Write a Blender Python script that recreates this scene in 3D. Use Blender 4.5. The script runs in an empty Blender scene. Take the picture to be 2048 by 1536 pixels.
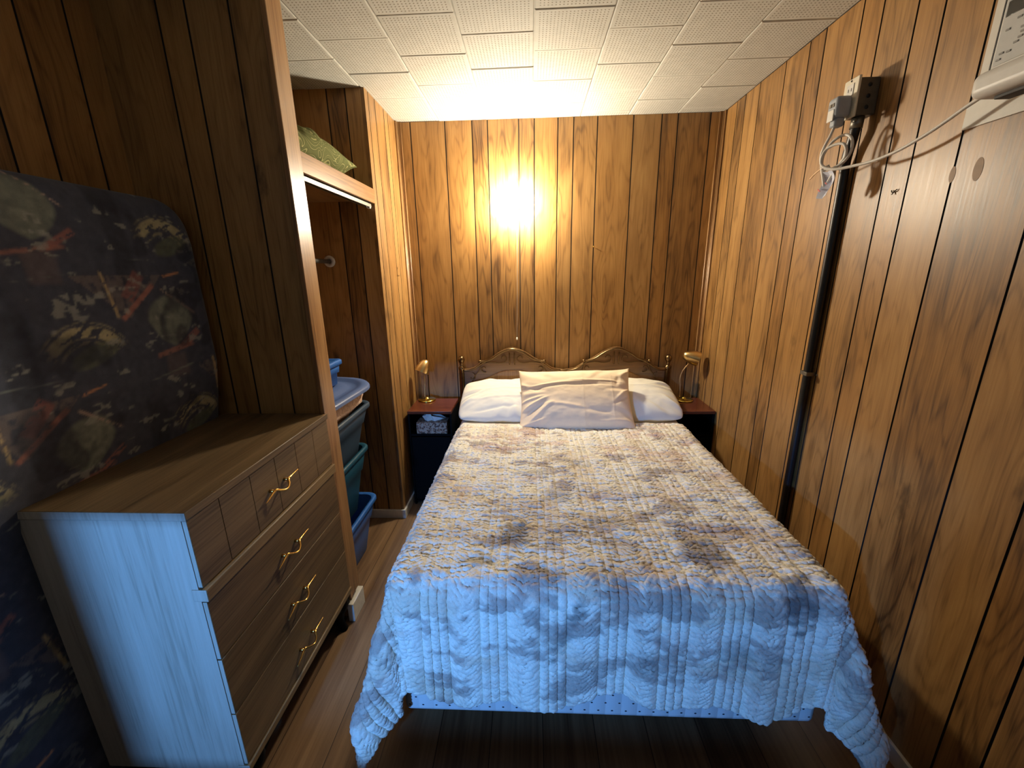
import bpy, bmesh, math, random
import numpy as np
from mathutils import Vector, Matrix, Euler
random.seed(7)
PI = math.pi
S = bpy.context.scene
COL = S.collection

# ------------------------------------------------------------------ camera
cam_d = bpy.data.cameras.new('camera'); cam = bpy.data.objects.new('camera', cam_d); COL.objects.link(cam)
cam_d.sensor_fit = 'HORIZONTAL'; cam_d.sensor_width = 36.0
cam_d.lens = 820.93 * 36.0 / 2048.0
cam_d.clip_start = 0.02; cam_d.clip_end = 60
YAW, PITCH, ROLL = -0.04739, 0.26728, -0.01609
fw = Vector((math.sin(YAW)*math.cos(PITCH), math.cos(YAW)*math.cos(PITCH), -math.sin(PITCH)))
rt = Vector((math.cos(YAW), -math.sin(YAW), 0)); up = rt.cross(fw)
r2 = math.cos(ROLL)*rt + math.sin(ROLL)*up; u2 = -math.sin(ROLL)*rt + math.cos(ROLL)*up
M = Matrix((r2, u2, -fw)).transposed().to_4x4(); M.translation = Vector((0, 0, 1.634))
cam.matrix_world = M
S.camera = cam

# ------------------------------------------------------------------ world, exposure
S.view_settings.view_transform = 'Standard'; S.view_settings.look = 'None'
S.view_settings.gamma = 1.0; S.view_settings.use_curve_mapping = False
S.view_settings.exposure = 0.0
W = bpy.data.worlds.new('world'); S.world = W; W.use_nodes = True
bg = W.node_tree.nodes['Background']; bg.inputs[0].default_value = (0.78, 0.90, 1.0, 1); bg.inputs[1].default_value = 0.38
S.cycles.max_bounces = 8; S.cycles.diffuse_bounces = 5; S.cycles.glossy_bounces = 3
S.cycles.sample_clamp_indirect = 4.0

BULB_EMIT = 840.0    # the room's own lamp, a bare globe on the back wall (built below)
BULB_COL = (1.0, 0.90, 0.70)
# blue daylight from behind the camera, trimmed by the unseen partition added below
DAY_COL = (0.12, 0.38, 1.0); DAY_POWER = 36.0
ld = bpy.data.lights.new('daylight', 'AREA'); ld.shape = 'RECTANGLE'; ld.size = 0.10; ld.size_y = 0.05
ld.energy = DAY_POWER; ld.color = DAY_COL; ld.spread = math.radians(130)
lo = bpy.data.objects.new('daylight', ld); COL.objects.link(lo)
lo.location = (-0.85, -0.90, 1.21)
lo.rotation_euler = (Vector((0.22, 1, -0.20))).to_track_quat('-Z', 'Y').to_euler()

H = 2.5865      # ceiling
XR = 1.232      # right wall
XL = -1.49      # left wall
XC = -0.877     # closet front plane
YB = 3.008      # back wall
YE = 1.62       # closet end wall (faces camera)
YF = 2.47       # closet far partition (faces camera)

# ------------------------------------------------------------------ material helpers
def lin(c):
    return tuple(((x/255)/12.92 if x/255 <= .04045 else ((x/255+.055)/1.055)**2.4) for x in c) + (1,)
class NT:
    def __init__(s, name):
        s.m = bpy.data.materials.new(name); s.m.use_nodes = True
        s.t = s.m.node_tree; s.n = s.t.nodes; s.b = s.n['Principled BSDF']
    def new(s, typ, **k):
        n = s.n.new(typ)
        for a, v in k.items(): setattr(n, a, v)
        return n
    def link(s, a, b): s.t.links.new(a, b)
    def _in(s, sock, v):
        if v is None: return
        if hasattr(v, 'links') or hasattr(v, 'is_linked'): s.link(v, sock)
        else: sock.default_value = v
    def math(s, op, a, b=None, c=None, clamp=False):
        n = s.new('ShaderNodeMath', operation=op, use_clamp=clamp)
        s._in(n.inputs[0], a); s._in(n.inputs[1], b); s._in(n.inputs[2], c); return n.outputs[0]
    def noise(s, vec, scale=1, detail=2, rough=.5, dist=0):
        n = s.new('ShaderNodeTexNoise'); s._in(n.inputs['Vector'], vec)
        n.inputs['Scale'].default_value = scale; n.inputs['Detail'].default_value = detail
        n.inputs['Roughness'].default_value = rough; n.inputs['Distortion'].default_value = dist
        return n.outputs[0]
    def comb(s, x, y, z):
        n = s.new('ShaderNodeCombineXYZ')
        for i, v in enumerate((x, y, z)): s._in(n.inputs[i], v)
        return n.outputs[0]
    def sep(s, v):
        n = s.new('ShaderNodeSeparateXYZ'); s.link(v, n.inputs[0]); return n.outputs
    def ramp(s, f, stops, interp='LINEAR'):
        n = s.new('ShaderNodeValToRGB'); n.color_ramp.interpolation = interp
        e = n.color_ramp.elements
        while len(e) < len(stops): e.new(.5)
        for i, (p, c) in enumerate(stops):
            e[i].position = p; e[i].color = c if len(c) == 4 else tuple(c)+(1,)
        s._in(n.inputs[0], f); return n.outputs[0]
    def mix(s, f, a, b, mode='MIX'):
        n = s.new('ShaderNodeMix', data_type='RGBA', blend_type=mode)
        s._in(n.inputs[0], f); s._in(n.inputs[6], a); s._in(n.inputs[7], b); return n.outputs[2]
    def bump(s, h, strength=.3, dist=.002):
        n = s.new('ShaderNodeBump'); n.inputs['Strength'].default_value = strength
        n.inputs['Distance'].default_value = dist; s.link(h, n.inputs['Height']); s.link(n.outputs[0], s.b.inputs['Normal'])
    def col(s, c): s._in(s.b.inputs['Base Color'], c)
    def set(s, rough=None, metal=None, spec=None, coat=None, coatr=None):
        if rough is not None: s._in(s.b.inputs['Roughness'], rough)
        if metal is not None: s.b.inputs['Metallic'].default_value = metal
        if spec is not None: s.b.inputs['Specular IOR Level'].default_value = spec
        if coat is not None: s.b.inputs['Coat Weight'].default_value = coat
        if coatr is not None: s.b.inputs['Coat Roughness'].default_value = coatr
        return s
    def objco(s): return s.new('ShaderNodeTexCoord').outputs['Object']
    def attr(s, name, out='Fac'):
        n = s.new('ShaderNodeAttribute'); n.attribute_name = name; return n.outputs[out]

def plain(name, c, rough=.5, metal=0, noise=.06, scale=40, spec=.5, bump=0):
    n = NT(name); co = n.objco(); f = n.noise(co, scale, 3)
    c = lin(c); d = tuple(x*(1-noise*2) for x in c[:3])+(1,); l = tuple(min(1, x*(1+noise*2)) for x in c[:3])+(1,)
    n.col(n.ramp(f, [(.3, d), (.7, l)])); n.set(rough, metal, spec)
    if bump: n.bump(f, bump, .002)
    return n.m

def wood_wall(name, axis, dark, mid, light, rough=.36, amp=1.0, spec=.5):
    """printed wood-grain panelling; axis = horizontal axis of the wall"""
    n = NT(name); o = n.sep(n.objco()); u = o[0] if axis == 'X' else o[1]; z = o[2]
    r = n.attr('plank')
    uu = n.math('ADD', u, n.math('MULTIPLY', r, 7.3)); zz = n.math('ADD', z, n.math('MULTIPLY', r, 13.1))
    # cathedral contour grain
    c1 = n.noise(n.comb(n.math('MULTIPLY', uu, 7.5), n.math('MULTIPLY', zz, 1.05), r), 1, 2, .45, .15)
    ring = n.math('SINE', n.math('MULTIPLY', c1, 85.0))
    ring = n.math('POWER', n.math('MULTIPLY_ADD', ring, .5, .5), 4.0)
    fib = n.noise(n.comb(n.math('MULTIPLY', uu, 170), n.math('MULTIPLY', zz, 4.0), 0), 1, 3, .65)
    band = n.noise(n.comb(n.math('MULTIPLY', uu, 22), n.math('MULTIPLY', zz, .8), 3.3), 1, 3, .55, .2)
    blotch = n.noise(n.comb(n.math('MULTIPLY', uu, 6), n.math('MULTIPLY', zz, 2.2), 9.1), 1, 3, .55, .5)
    v = n.math('MULTIPLY', ring, -.14*amp)
    v = n.math('ADD', v, n.math('MULTIPLY', n.math('SUBTRACT', fib, .5), .62*amp))
    v = n.math('ADD', v, n.math('MULTIPLY', n.math('SUBTRACT', band, .5), .55*amp))
    v = n.math('ADD', v, n.math('MULTIPLY', n.math('SUBTRACT', blotch, .5), .60*amp))
    # per-plank tone
    wn = n.new('ShaderNodeTexWhiteNoise', noise_dimensions='1D'); n.link(r, wn.inputs['W'])
    v = n.math('ADD', v, n.math('MULTIPLY', n.math('SUBTRACT', wn.outputs[0], .5), .28))
    v = n.math('ADD', v, .5)
    # dark streaks
    st = n.noise(n.comb(n.math('MULTIPLY', uu, 60), n.math('MULTIPLY', zz, 3.2), 5.5), 1, 2, .5)
    stm = n.math('MULTIPLY', n.math('SUBTRACT', st, .74, clamp=True), 7.0, clamp=True)
    # knots
    vo = n.new('ShaderNodeTexVoronoi', feature='F1'); vo.inputs['Scale'].default_value = 1
    n.link(n.comb(n.math('MULTIPLY', uu, 3.4), n.math('MULTIPLY', zz, 1.35), n.math('MULTIPLY', r, 3)), vo.inputs['Vector'])
    kn = n.math('ADD', vo.outputs['Distance'], n.math('MULTIPLY', n.math('SUBTRACT', n.noise(n.comb(n.math('MULTIPLY', uu, 40), n.math('MULTIPLY', zz, 18), 0), 1, 3, .6), .5), .22))
    k = n.math('SUBTRACT', 1, n.math('DIVIDE', kn, .115), clamp=True)
    base = n.ramp(v, [(0.10, dark), (.5, mid), (.92, light)])
    dk = tuple(x*.35 for x in dark[:3])+(1,)
    base = n.mix(n.math('MULTIPLY', stm, .4), base, dk)
    base = n.mix(n.math('MULTIPLY', k, .7), base, dk)
    wn2 = n.new('ShaderNodeTexWhiteNoise', noise_dimensions='1D'); n.link(n.math('MULTIPLY', r, 3.7), wn2.inputs['W'])
    base = n.mix(wn2.outputs[0], base, n.mix(1, base, (1.0, .93, .80, 1), 'MULTIPLY'))
    n.col(base); n.set(n.math('MULTIPLY_ADD', fib, .14, rough-.07), 0, spec)
    n.bump(n.math('ADD', fib, n.math('MULTIPLY', blotch, 1.5)), .10, .0015)
    return n.m

def wood(name, axis, dark, mid, light, rough=.4, fine=140., spec=.5, streak=1.):
    """plain furniture wood; axis = grain direction"""
    n = NT(name); o = n.sep(n.objco()); i = 'XYZ'.index(axis); a = o[i]; others = [o[j] for j in range(3) if j != i]
    f1 = n.noise(n.comb(n.math('MULTIPLY', a, 4), n.math('MULTIPLY', others[0], fine), n.math('MULTIPLY', others[1], fine)), 1, 3, .6)
    f2 = n.noise(n.comb(n.math('MULTIPLY', a, 1.2), n.math('MULTIPLY', others[0], fine*.12), n.math('MULTIPLY', others[1], fine*.12)), 1, 3, .5, .4)
    v = n.math('ADD', n.math('MULTIPLY', f1, .6*streak), n.math('MULTIPLY', f2, .55))
    n.col(n.ramp(v, [(.38, dark), (.56, mid), (.8, light)])); n.set(rough, 0, spec); n.bump(f1, .06, .001)
    return n.m

# panelling: brown-orange print
D_, M_, L_ = lin((74, 50, 28)), lin((148, 110, 64)), lin((178, 139, 86))
M_panel_x = wood_wall('panelling', 'X', D_, M_, L_)
M_panel_y = wood_wall('panelling_side', 'Y', D_, M_, L_, rough=.40)
M_groove = plain('groove_black', (16, 11, 8), .75)
M_trim = wood('varnished_trim', 'Z', lin((98, 66, 36)), lin((146, 106, 64)), lin((172, 134, 88)), .36, 120, .6)
M_trim_y = wood('varnished_trim_rail', 'Y', lin((98, 66, 36)), lin((146, 106, 64)), lin((172, 134, 88)), .3, 120, .6)
M_white_trim = plain('white_painted_trim', (212, 206, 192), .4, noise=.03)
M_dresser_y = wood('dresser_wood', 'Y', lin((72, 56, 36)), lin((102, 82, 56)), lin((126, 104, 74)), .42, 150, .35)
M_dresser_daylit = wood('dresser_wood_daylit', 'Z', lin((138, 128, 112)), lin((166, 156, 140)), lin((178, 169, 154)), .45, 110, .35)  # same wood made paler to stand in for the daylight on it
M_dresser_edge = wood('dresser_edge', 'Y', lin((86, 68, 44)), lin((120, 98, 66)), lin((140, 118, 84)), .4, 150, .35)
M_black = plain('black_laminate', (7, 7, 7), .6, spec=.08)
M_mahog = wood('mahogany_top', 'X', lin((58, 26, 15)), lin((88, 42, 25)), lin((104, 54, 35)), .25, 90, .5)
M_brass = plain('polished_brass', (226, 178, 98), .22, 1, .04)
M_lampmetal = plain('satin_gold', (216, 184, 126), .30, 1, .03)
M_lampbase = plain('yellow_brass', (214, 184, 88), .22, 1, .03)
M_lampinner = plain('lamp_inside', (196, 186, 170), .5)
M_bronze = plain('antique_brass', (122, 98, 68), .30, 1, .08)
M_headpanel = wood('headboard_panel', 'Z', lin((110, 76, 40)), lin((156, 114, 66)), lin((174, 132, 80)), .35, 90, .5)
M_headrail = wood('headboard_moulding', 'X', lin((96, 68, 40)), lin((130, 96, 60)), lin((146, 112, 72)), .3, 90, .5)
M_metal = plain('galvanised', (120, 116, 108), .45, .9)
M_darkmetal = plain('dark_box_metal', (92, 86, 76), .4, .3)
M_blackcable = plain('black_conduit', (12, 12, 14), .4, spec=.5)
M_white_pl = plain('white_plastic', (205, 202, 196), .4, noise=.02)
M_ac = plain('air_conditioner_plastic', (206, 203, 198), .45, noise=.02)
M_acgrey = plain('grey_panel', (182, 182, 180), .5, noise=.02)
M_dark = plain('dark_gap', (26, 26, 30), .6)
M_display = plain('display_window', (44, 42, 40), .2)
M_btn = plain('button_grey', (128, 126, 122), .5)
M_outlet = plain('outlet_plate', (214, 206, 186), .4, noise=.02)
M_plug = plain('plug_grey', (150, 156, 164), .45, noise=.03)
M_cordw = plain('white_cord', (204, 198, 190), .45, noise=.02)
M_tag = plain('paper_tag', (196, 198, 214), .6, noise=.05)
M_red = plain('red_print', (178, 52, 44), .6)
M_tie = plain('tan_tie', (226, 190, 150), .5)
M_board = plain('white_board', (202, 198, 190), .5, noise=.02)
M_porc = plain('porcelain', (232, 228, 216), .3, noise=.01)
M_blue = plain('blue_plastic', (44, 98, 172), .42, noise=.03, scale=8)
M_bluegrey = plain('slate_blue_plastic', (78, 98, 142), .42, noise=.03, scale=8)
M_navy = plain('dark_navy_plastic', (48, 66, 84), .45, noise=.03, scale=8)
M_teal = plain('teal_plastic', (28, 74, 94), .42, noise=.03, scale=8)
M_sheet = plain('white_cotton', (216, 210, 200), .9, noise=.015, scale=300, spec=.15)
M_cot = plain('white_pillowcase', (222, 216, 200), .9, noise=.015, scale=400, spec=.15)
M_beige = plain('beige_pillowcase', (228, 206, 176), .9, noise=.02, scale=400, spec=.15)

def fabric(name, attr, rough=.95, scale=500, bs=.35, bd=.0012):
    n = NT(name); c = n.attr(attr, 'Color'); f = n.noise(n.objco(), scale, 3, .6)
    n.col(n.mix(.35, c, n.ramp(f, [(.3, (.45, .45, .45)), (.7, (1, 1, 1))]), 'MULTIPLY')); n.set(rough, 0, .12); n.bump(f, bs, bd)
    n.b.inputs['Sheen Weight'].default_value = .15
    return n.m
M_quilt = fabric('tie_dye_quilt', 'dye', scale=260, bs=.5, bd=.002)
M_futon = fabric('printed_upholstery', 'dye', scale=700)

# box spring ticking with small dark dots
def mat_ticking():
    n = NT('ticking'); o = n.sep(n.objco())
    fx = n.math('FRACT', n.math('MULTIPLY', o[0], 22)); fz = n.math('FRACT', n.math('MULTIPLY', o[2], 30))
    row = n.math('FLOOR', n.math('MULTIPLY', o[2], 30))
    fx = n.math('FRACT', n.math('ADD', n.math('MULTIPLY', o[0], 22), n.math('MULTIPLY', row, .5)))
    d = n.math('SQRT', n.math('ADD', n.math('POWER', n.math('SUBTRACT', fx, .5), 2), n.math('POWER', n.math('SUBTRACT', fz, .5), 2)))
    m = n.math('LESS_THAN', d, .085)
    n.col(n.mix(m, lin((205, 206, 205)), lin((30, 34, 46)))); n.set(.8, 0, .2)
    n.bump(n.math('ABSOLUTE', n.math('SINE', n.math('MULTIPLY', o[0], 60))), .6, .006); return n.m
M_tick = mat_ticking()

def mat_tile():
    n = NT('acoustic_tile'); uv = n.new('ShaderNodeTexCoord').outputs['UV']; o = n.sep(uv)
    fx = n.math('FRACT', n.math('MULTIPLY', o[0], 21)); fy = n.math('FRACT', n.math('MULTIPLY', o[1], 21))
    d = n.math('SQRT', n.math('ADD', n.math('POWER', n.math('SUBTRACT', fx, .5), 2), n.math('POWER', n.math('SUBTRACT', fy, .5), 2)))
    hole = n.math('LESS_THAN', d, .2)
    def edge(s_): return n.math('MULTIPLY', n.math('GREATER_THAN', s_, .045), n.math('LESS_THAN', s_, .955))
    hole = n.math('MULTIPLY', hole, n.math('MULTIPLY', edge(o[0]), edge(o[1])))
    f = n.noise(n.objco(), 30, 4, .6)
    base = n.ramp(f, [(.3, lin((178, 174, 164))), (.7, lin((188, 184, 174)))])
    n.col(n.mix(hole, base, lin((120, 110, 94)))); n.set(.75, 0, .25)
    n.bump(n.math('SUBTRACT', n.math('MULTIPLY', n.noise(n.objco(), 300, 2), .3), hole), .5, .002)
    return n.m
M_tile = mat_tile()

def mat_floor():
    n = NT('laminate_floor'); o = n.sep(n.objco())
    pl = n.math('FLOOR', n.math('DIVIDE', n.math('ADD', o[0], 10.03), .19))
    wn = n.new('ShaderNodeTexWhiteNoise', noise_dimensions='1D'); n.link(pl, wn.inputs['W']); r = wn.outputs[0]
    fx = n.math('FRACT', n.math('DIVIDE', n.math('ADD', o[0], 10.03), .19))
    seam = n.math('LESS_THAN', n.math('ABSOLUTE', n.math('SUBTRACT', fx, .5)), .492)
    f1 = n.noise(n.comb(n.math('MULTIPLY', o[0], 90), n.math('MULTIPLY', n.math('ADD', o[1], n.math('MULTIPLY', r, 9)), 2.5), r), 1, 3, .6)
    f2 = n.noise(n.comb(n.math('MULTIPLY', o[0], 12), n.math('MULTIPLY', o[1], .9), n.math('MULTIPLY', r, 5)), 1, 3, .55, .4)
    v = n.math('ADD', n.math('ADD', n.math('MULTIPLY', f1, .4), n.math('MULTIPLY', f2, .6)), n.math('MULTIPLY', n.math('SUBTRACT', r, .5), .22))
    c = n.ramp(v, [(.3, lin((80, 58, 41))), (.5, lin((118, 91, 65))), (.72, lin((142, 114, 85)))])
    n.col(n.mix(seam, lin((50, 32, 22)), c)); n.set(.38, 0, .45); n.bump(f1, .05, .001); return n.m
M_floor = mat_floor()

def mat_paisley():
    n = NT('green_cover'); co = n.objco()
    w = n.noise(co, 8, 1, .4, 1.2); s_ = n.math('ABSOLUTE', n.math('SINE', n.math('MULTIPLY', w, 30)))
    n.col(n.ramp(s_, [(0, lin((158, 154, 104))), (.18, lin((148, 146, 96))), (.3, lin((84, 88, 50))), (1, lin((98, 102, 60)))])); n.set(.9, 0, .15); return n.m
M_green = mat_paisley()
def mat_fuzzy():
    n = NT('fleece'); co = n.objco(); f = n.noise(co, 60, 4, .7, .8)
    n.col(n.ramp(f, [(.3, lin((186, 146, 122))), (.6, lin((240, 210, 184)))])); n.set(1, 0, .1); n.bump(f, 1, .012); return n.m
M_fleece = mat_fuzzy()
def mat_tissuebox():
    n = NT('floral_box'); co = n.objco(); f = n.noise(co, 60, 3, .6, .5); g = n.noise(co, 34, 2, .5)
    c = n.ramp(f, [(.40, lin((54, 40, 34))), (.47, lin((140, 92, 62))), (.52, lin((166, 148, 128))), (.7, lin((172, 156, 136)))])
    n.col(c); n.set(.6); return n.m
M_tbox = mat_tissuebox()

# ------------------------------------------------------------------ object helpers
def obj(name, bm, mats, parent=None, smooth=False, label=None, cat=None, group=None, kind=None, autos=None):
    me = bpy.data.meshes.new(name)
    if isinstance(bm, bmesh.types.BMesh):
        bm.to_mesh(me); bm.free()
    else:
        v, f = bm; me.from_pydata([tuple(x) for x in v], [], f); me.update()
    if not isinstance(mats, (list, tuple)): mats = [mats]
    for m in mats: me.materials.append(m)
    if smooth:
        me.polygons.foreach_set('use_smooth', [True]*len(me.polygons))
        if autos: me.set_sharp_from_angle(angle=math.radians(autos))
    o = bpy.data.objects.new(name, me); COL.objects.link(o)
    if parent:
        o.parent = parent
        loc = parent.location.copy(); p = parent.parent
        while p: loc += p.location; p = p.parent
        me.transform(Matrix.Translation(-loc))
    elif kind != 'structure':
        n = len(me.vertices); a = np.empty(n*3); me.vertices.foreach_get('co', a); a = a.reshape(-1, 3)
        c = Vector(((a[:, 0].min()+a[:, 0].max())/2, (a[:, 1].min()+a[:, 1].max())/2, a[:, 2].min()))
        me.transform(Matrix.Translation(-c)); o.location = c
    tag(o, label, cat, group, kind)
    return o
def tag(o, label=None, cat=None, group=None, kind=None):
    if label: o['label'] = label
    if cat: o['category'] = cat
    if group: o['group'] = group
    if kind: o['kind'] = kind
def thing(name, loc, label, cat, group=None):
    o = bpy.data.objects.new(name, None); o.location = loc; o.empty_display_size = .05; COL.objects.link(o)
    tag(o, label, cat, group); return o
def bx(bm, x0, x1, y0, y1, z0, z1, bev=0, seg=2, mi=0, rot=None):
    r = bmesh.ops.create_cube(bm, size=1); vs = r['verts']
    for v in vs:
        v.co = Vector(((x0+x1)/2 + v.co.x*(x1-x0), (y0+y1)/2 + v.co.y*(y1-y0), (z0+z1)/2 + v.co.z*(z1-z0)))
    fs = list({f for v in vs for f in v.link_faces})
    for f in fs: f.material_index = mi
    if bev:
        es = list({e for v in vs for e in v.link_edges})
        g = bmesh.ops.bevel(bm, geom=es, offset=bev, segments=seg, affect='EDGES', profile=.5)
        for f in g['faces']: f.material_index = mi; f.smooth = True
        vs = list({v for f in g['faces'] for v in f.verts})
    if rot:
        c, m = rot
        bmesh.ops.rotate(bm, verts=vs, cent=c, matrix=m)
    return vs
def box(x0, x1, y0, y1, z0, z1, bev=0, seg=2):
    bm = bmesh.new(); bx(bm, x0, x1, y0, y1, z0, z1, bev, seg); return bm
def tube(bm, pts, rad, seg=10, mi=0, cap=True, closed=False, scale=None):
    pts = [Vector(p) for p in pts]; n = len(pts); rings = []
    rad = rad if hasattr(rad, '__len__') else [rad]*n
    t0 = (pts[1]-pts[0]).normalized(); nrm = t0.orthogonal().normalized()
    for i, p in enumerate(pts):
        a = pts[(i-1) % n] if (i > 0 or closed) else p; b = pts[(i+1) % n] if (i < n-1 or closed) else p
        t = (b-a).normalized(); nrm = (nrm - t*nrm.dot(t)).normalized(); bi = t.cross(nrm)
        rings.append([bm.verts.new(p + (nrm*math.cos(2*PI*k/seg) + bi*math.sin(2*PI*k/seg))*rad[i]) for k in range(seg)])
    for i in range(n if closed else n-1):
        A, B = rings[i], rings[(i+1) % n]
        for k in range(seg):
            f = bm.faces.new((A[k], A[(k+1) % seg], B[(k+1) % seg], B[k])); f.material_index = mi; f.smooth = True
    if cap and not closed:
        for R_, s_ in ((rings[0], -1), (rings[-1], 1)):
            f = bm.faces.new(R_ if s_ > 0 else R_[::-1]); f.material_index = mi
    return bm
def lathe(bm, prof, c, axis=(0, 0, 1), seg=28, mi=0):
    """prof: list of (r, h) along axis starting at c"""
    ax = Vector(axis).normalized(); a = ax.orthogonal().normalized(); b = ax.cross(a); c = Vector(c); rings = []
    for r, h in prof:
        if r < 1e-6: rings.append([bm.verts.new(c+ax*h)])
        else: rings.append([bm.verts.new(c+ax*h+(a*math.cos(2*PI*k/seg)+b*math.sin(2*PI*k/seg))*r) for k in range(seg)])
    for A, B in zip(rings, rings[1:]):
        for k in range(seg):
            q = (k+1) % seg
            if len(A) == 1 and len(B) == 1: continue
            if len(A) == 1: f = bm.faces.new((A[0], B[q], B[k]))
            elif len(B) == 1: f = bm.faces.new((A[k], A[q], B[0]))
            else: f = bm.faces.new((A[k], A[q], B[q], B[k]))
            f.material_index = mi; f.smooth = True
    bmesh.ops.recalc_face_normals(bm, faces=bm.faces[:])
    return bm
def spline(pts, n=8):
    """Catmull-Rom"""
    P = [Vector(p) for p in pts]; P = [2*P[0]-P[1]] + P + [2*P[-1]-P[-2]]; out = []
    for i in range(1, len(P)-2):
        a, b, c, d = P[i-1:i+3]
        for k in range(n):
            t = k/n; out.append(.5*((2*b) + (c-a)*t + (2*a-5*b+4*c-d)*t*t + (3*b-a-3*c+d)*t**3))
    out.append(P[-2]); return out
def vnoise(x, y, seed=0, size=64):
    rs = np.random.RandomState(seed); g = rs.rand(size, size)
    xi = np.floor(x).astype(int); yi = np.floor(y).astype(int); fx = x-xi; fy = y-yi
    fx = fx*fx*(3-2*fx); fy = fy*fy*(3-2*fy)
    G = lambda a, b: g[a % size, b % size]
    return (G(xi, yi)*(1-fx)+G(xi+1, yi)*fx)*(1-fy) + (G(xi, yi+1)*(1-fx)+G(xi+1, yi+1)*fx)*fy
def fbm(x, y, seed=0, oct=4):
    v = 0; a = .5; s_ = 0
    for i in range(oct): v = v + a*vnoise(x*2**i, y*2**i, seed+i*17); s_ += a; a *= .5
    return v/s_
def smooth01(t): t = np.clip(t, 0, 1); return t*t*(3-2*t)
def grid_obj(name, P, mats, colors=None, **k):
    """P: (n,m,3)"""
    n, m = P.shape[:2]; me = bpy.data.meshes.new(name)
    idx = np.arange(n*m).reshape(n, m)
    q = np.stack([idx[:-1, :-1], idx[1:, :-1], idx[1:, 1:], idx[:-1, 1:]], -1).reshape(-1, 4)
    bm = (P.reshape(-1, 3).tolist(), q.tolist())
    o = obj(name, bm, mats, smooth=True, **k)
    if colors is not None:
        ca = o.data.color_attributes.new('dye', 'FLOAT_COLOR', 'POINT')
        c = np.concatenate([colors.reshape(-1, 3), np.ones((n*m, 1))], 1).astype(np.float32)
        ca.data.foreach_set('color', c.ravel())
    return o

# ------------------------------------------------------------------ panelled walls
PAT = [9, 7, 4, 8, 4, 6, 4, 6]
def grooves(anchor, start, lo_, hi_, sign=1):
    """groove positions: anchor lies at start of PAT[start]; step up / down"""
    out = [anchor]; p = anchor; i = start
    while p < hi_: p += PAT[i % 8]*.0254; i += 1; out.append(p)
    p = anchor; i = start-1
    while p > lo_: p -= PAT[i % 8]*.0254; i -= 1; out.append(p)
    return sorted(x for x in out if lo_+.006 < x < hi_-.006)
def panel_wall(name, axis, a0, a1, fixed, z0, z1, gr, facing, mat, thick=.02, gw=.0068, gd=.004, seed=0, **k):
    """facing = +1/-1: direction of normal along the other axis. grooved front, solid slab behind"""
    rnd = random.Random(seed)
    cuts = [a0]; kinds = []
    for g in gr:
        cuts += [g-gw/2, g+gw/2]; kinds += ['p', 'g']
    cuts.append(a1); kinds.append('p')
    V = []; F = []; MI = []; PL = []
    def pt(a, d, z): return (a, fixed-facing*d, z) if axis == 'X' else (fixed-facing*d, a, z)
    plank = rnd.random()*5
    def quad(a, b, c, d, mi, pl):
        i = len(V); V.extend([a, b, c, d]); F.append((i, i+1, i+2, i+3)); MI.append(mi); PL.append(pl)
    for i, kd in enumerate(kinds):
        s_, e = cuts[i], cuts[i+1]
        if kd == 'p':
            plank = rnd.random()*5
            quad(pt(s_, 0, z0), pt(e, 0, z0), pt(e, 0, z1), pt(s_, 0, z1), 0, plank)
        else:
            quad(pt(s_, 0, z0), pt(s_+gw*.2, gd, z0), pt(s_+gw*.2, gd, z1), pt(s_, 0, z1), 1, 0)
            quad(pt(s_+gw*.2, gd, z0), pt(e-gw*.2, gd, z0), pt(e-gw*.2, gd, z1), pt(s_+gw*.2, gd, z1), 1, 0)
            quad(pt(e-gw*.2, gd, z0), pt(e, 0, z0), pt(e, 0, z1), pt(e-gw*.2, gd, z1), 1, 0)
    # slab behind
    quad(pt(a0, thick, z0), pt(a0, thick, z1), pt(a1, thick, z1), pt(a1, thick, z0), 0, 1)
    quad(pt(a0, 0, z0), pt(a0, 0, z1), pt(a0, thick, z1), pt(a0, thick, z0), 0, 1)
    quad(pt(a1, 0, z0), pt(a1, thick, z0), pt(a1, thick, z1), pt(a1, 0, z1), 0, 1)
    quad(pt(a0, 0, z1), pt(a1, 0, z1), pt(a1, thick, z1), pt(a0, thick, z1), 0, 1)
    quad(pt(a0, 0, z0), pt(a0, thick, z0), pt(a1, thick, z0), pt(a1, 0, z0), 0, 1)
    o = obj(name, (V, F), [mat, M_groove], kind='structure', **k)
    o.data.polygons.foreach_set('material_index', MI)
    at = o.data.attributes.new('plank', 'FLOAT', 'FACE'); at.data.foreach_set('value', PL)
    bm = bmesh.new(); bm.from_mesh(o.data); bmesh.ops.remove_doubles(bm, verts=bm.verts[:], dist=1e-6)
    bmesh.ops.recalc_face_normals(bm, faces=bm.faces[:]); bm.to_mesh(o.data); bm.free()
    return o

panel_wall('wall_back', 'X', XL-.02, XR+.02, YB, 0, H, grooves(-.784, 0, XL, XR), -1, M_panel_x, seed=3,
           label='back wall of brown wood grain panelling behind the headboard', cat='wall')
def rev(anchor, seq_up, seq_dn, lo_, hi_):
    out = [anchor]; p = anchor
    i = 0
    while p < hi_: p += seq_up[i % 8]*.0254; i += 1; out.append(p)
    p = anchor; i = 0
    while p > lo_: p -= seq_dn[i % 8]*.0254; i += 1; out.append(p)
    return sorted(x for x in out if lo_+.006 < x < hi_-.006)
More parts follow.
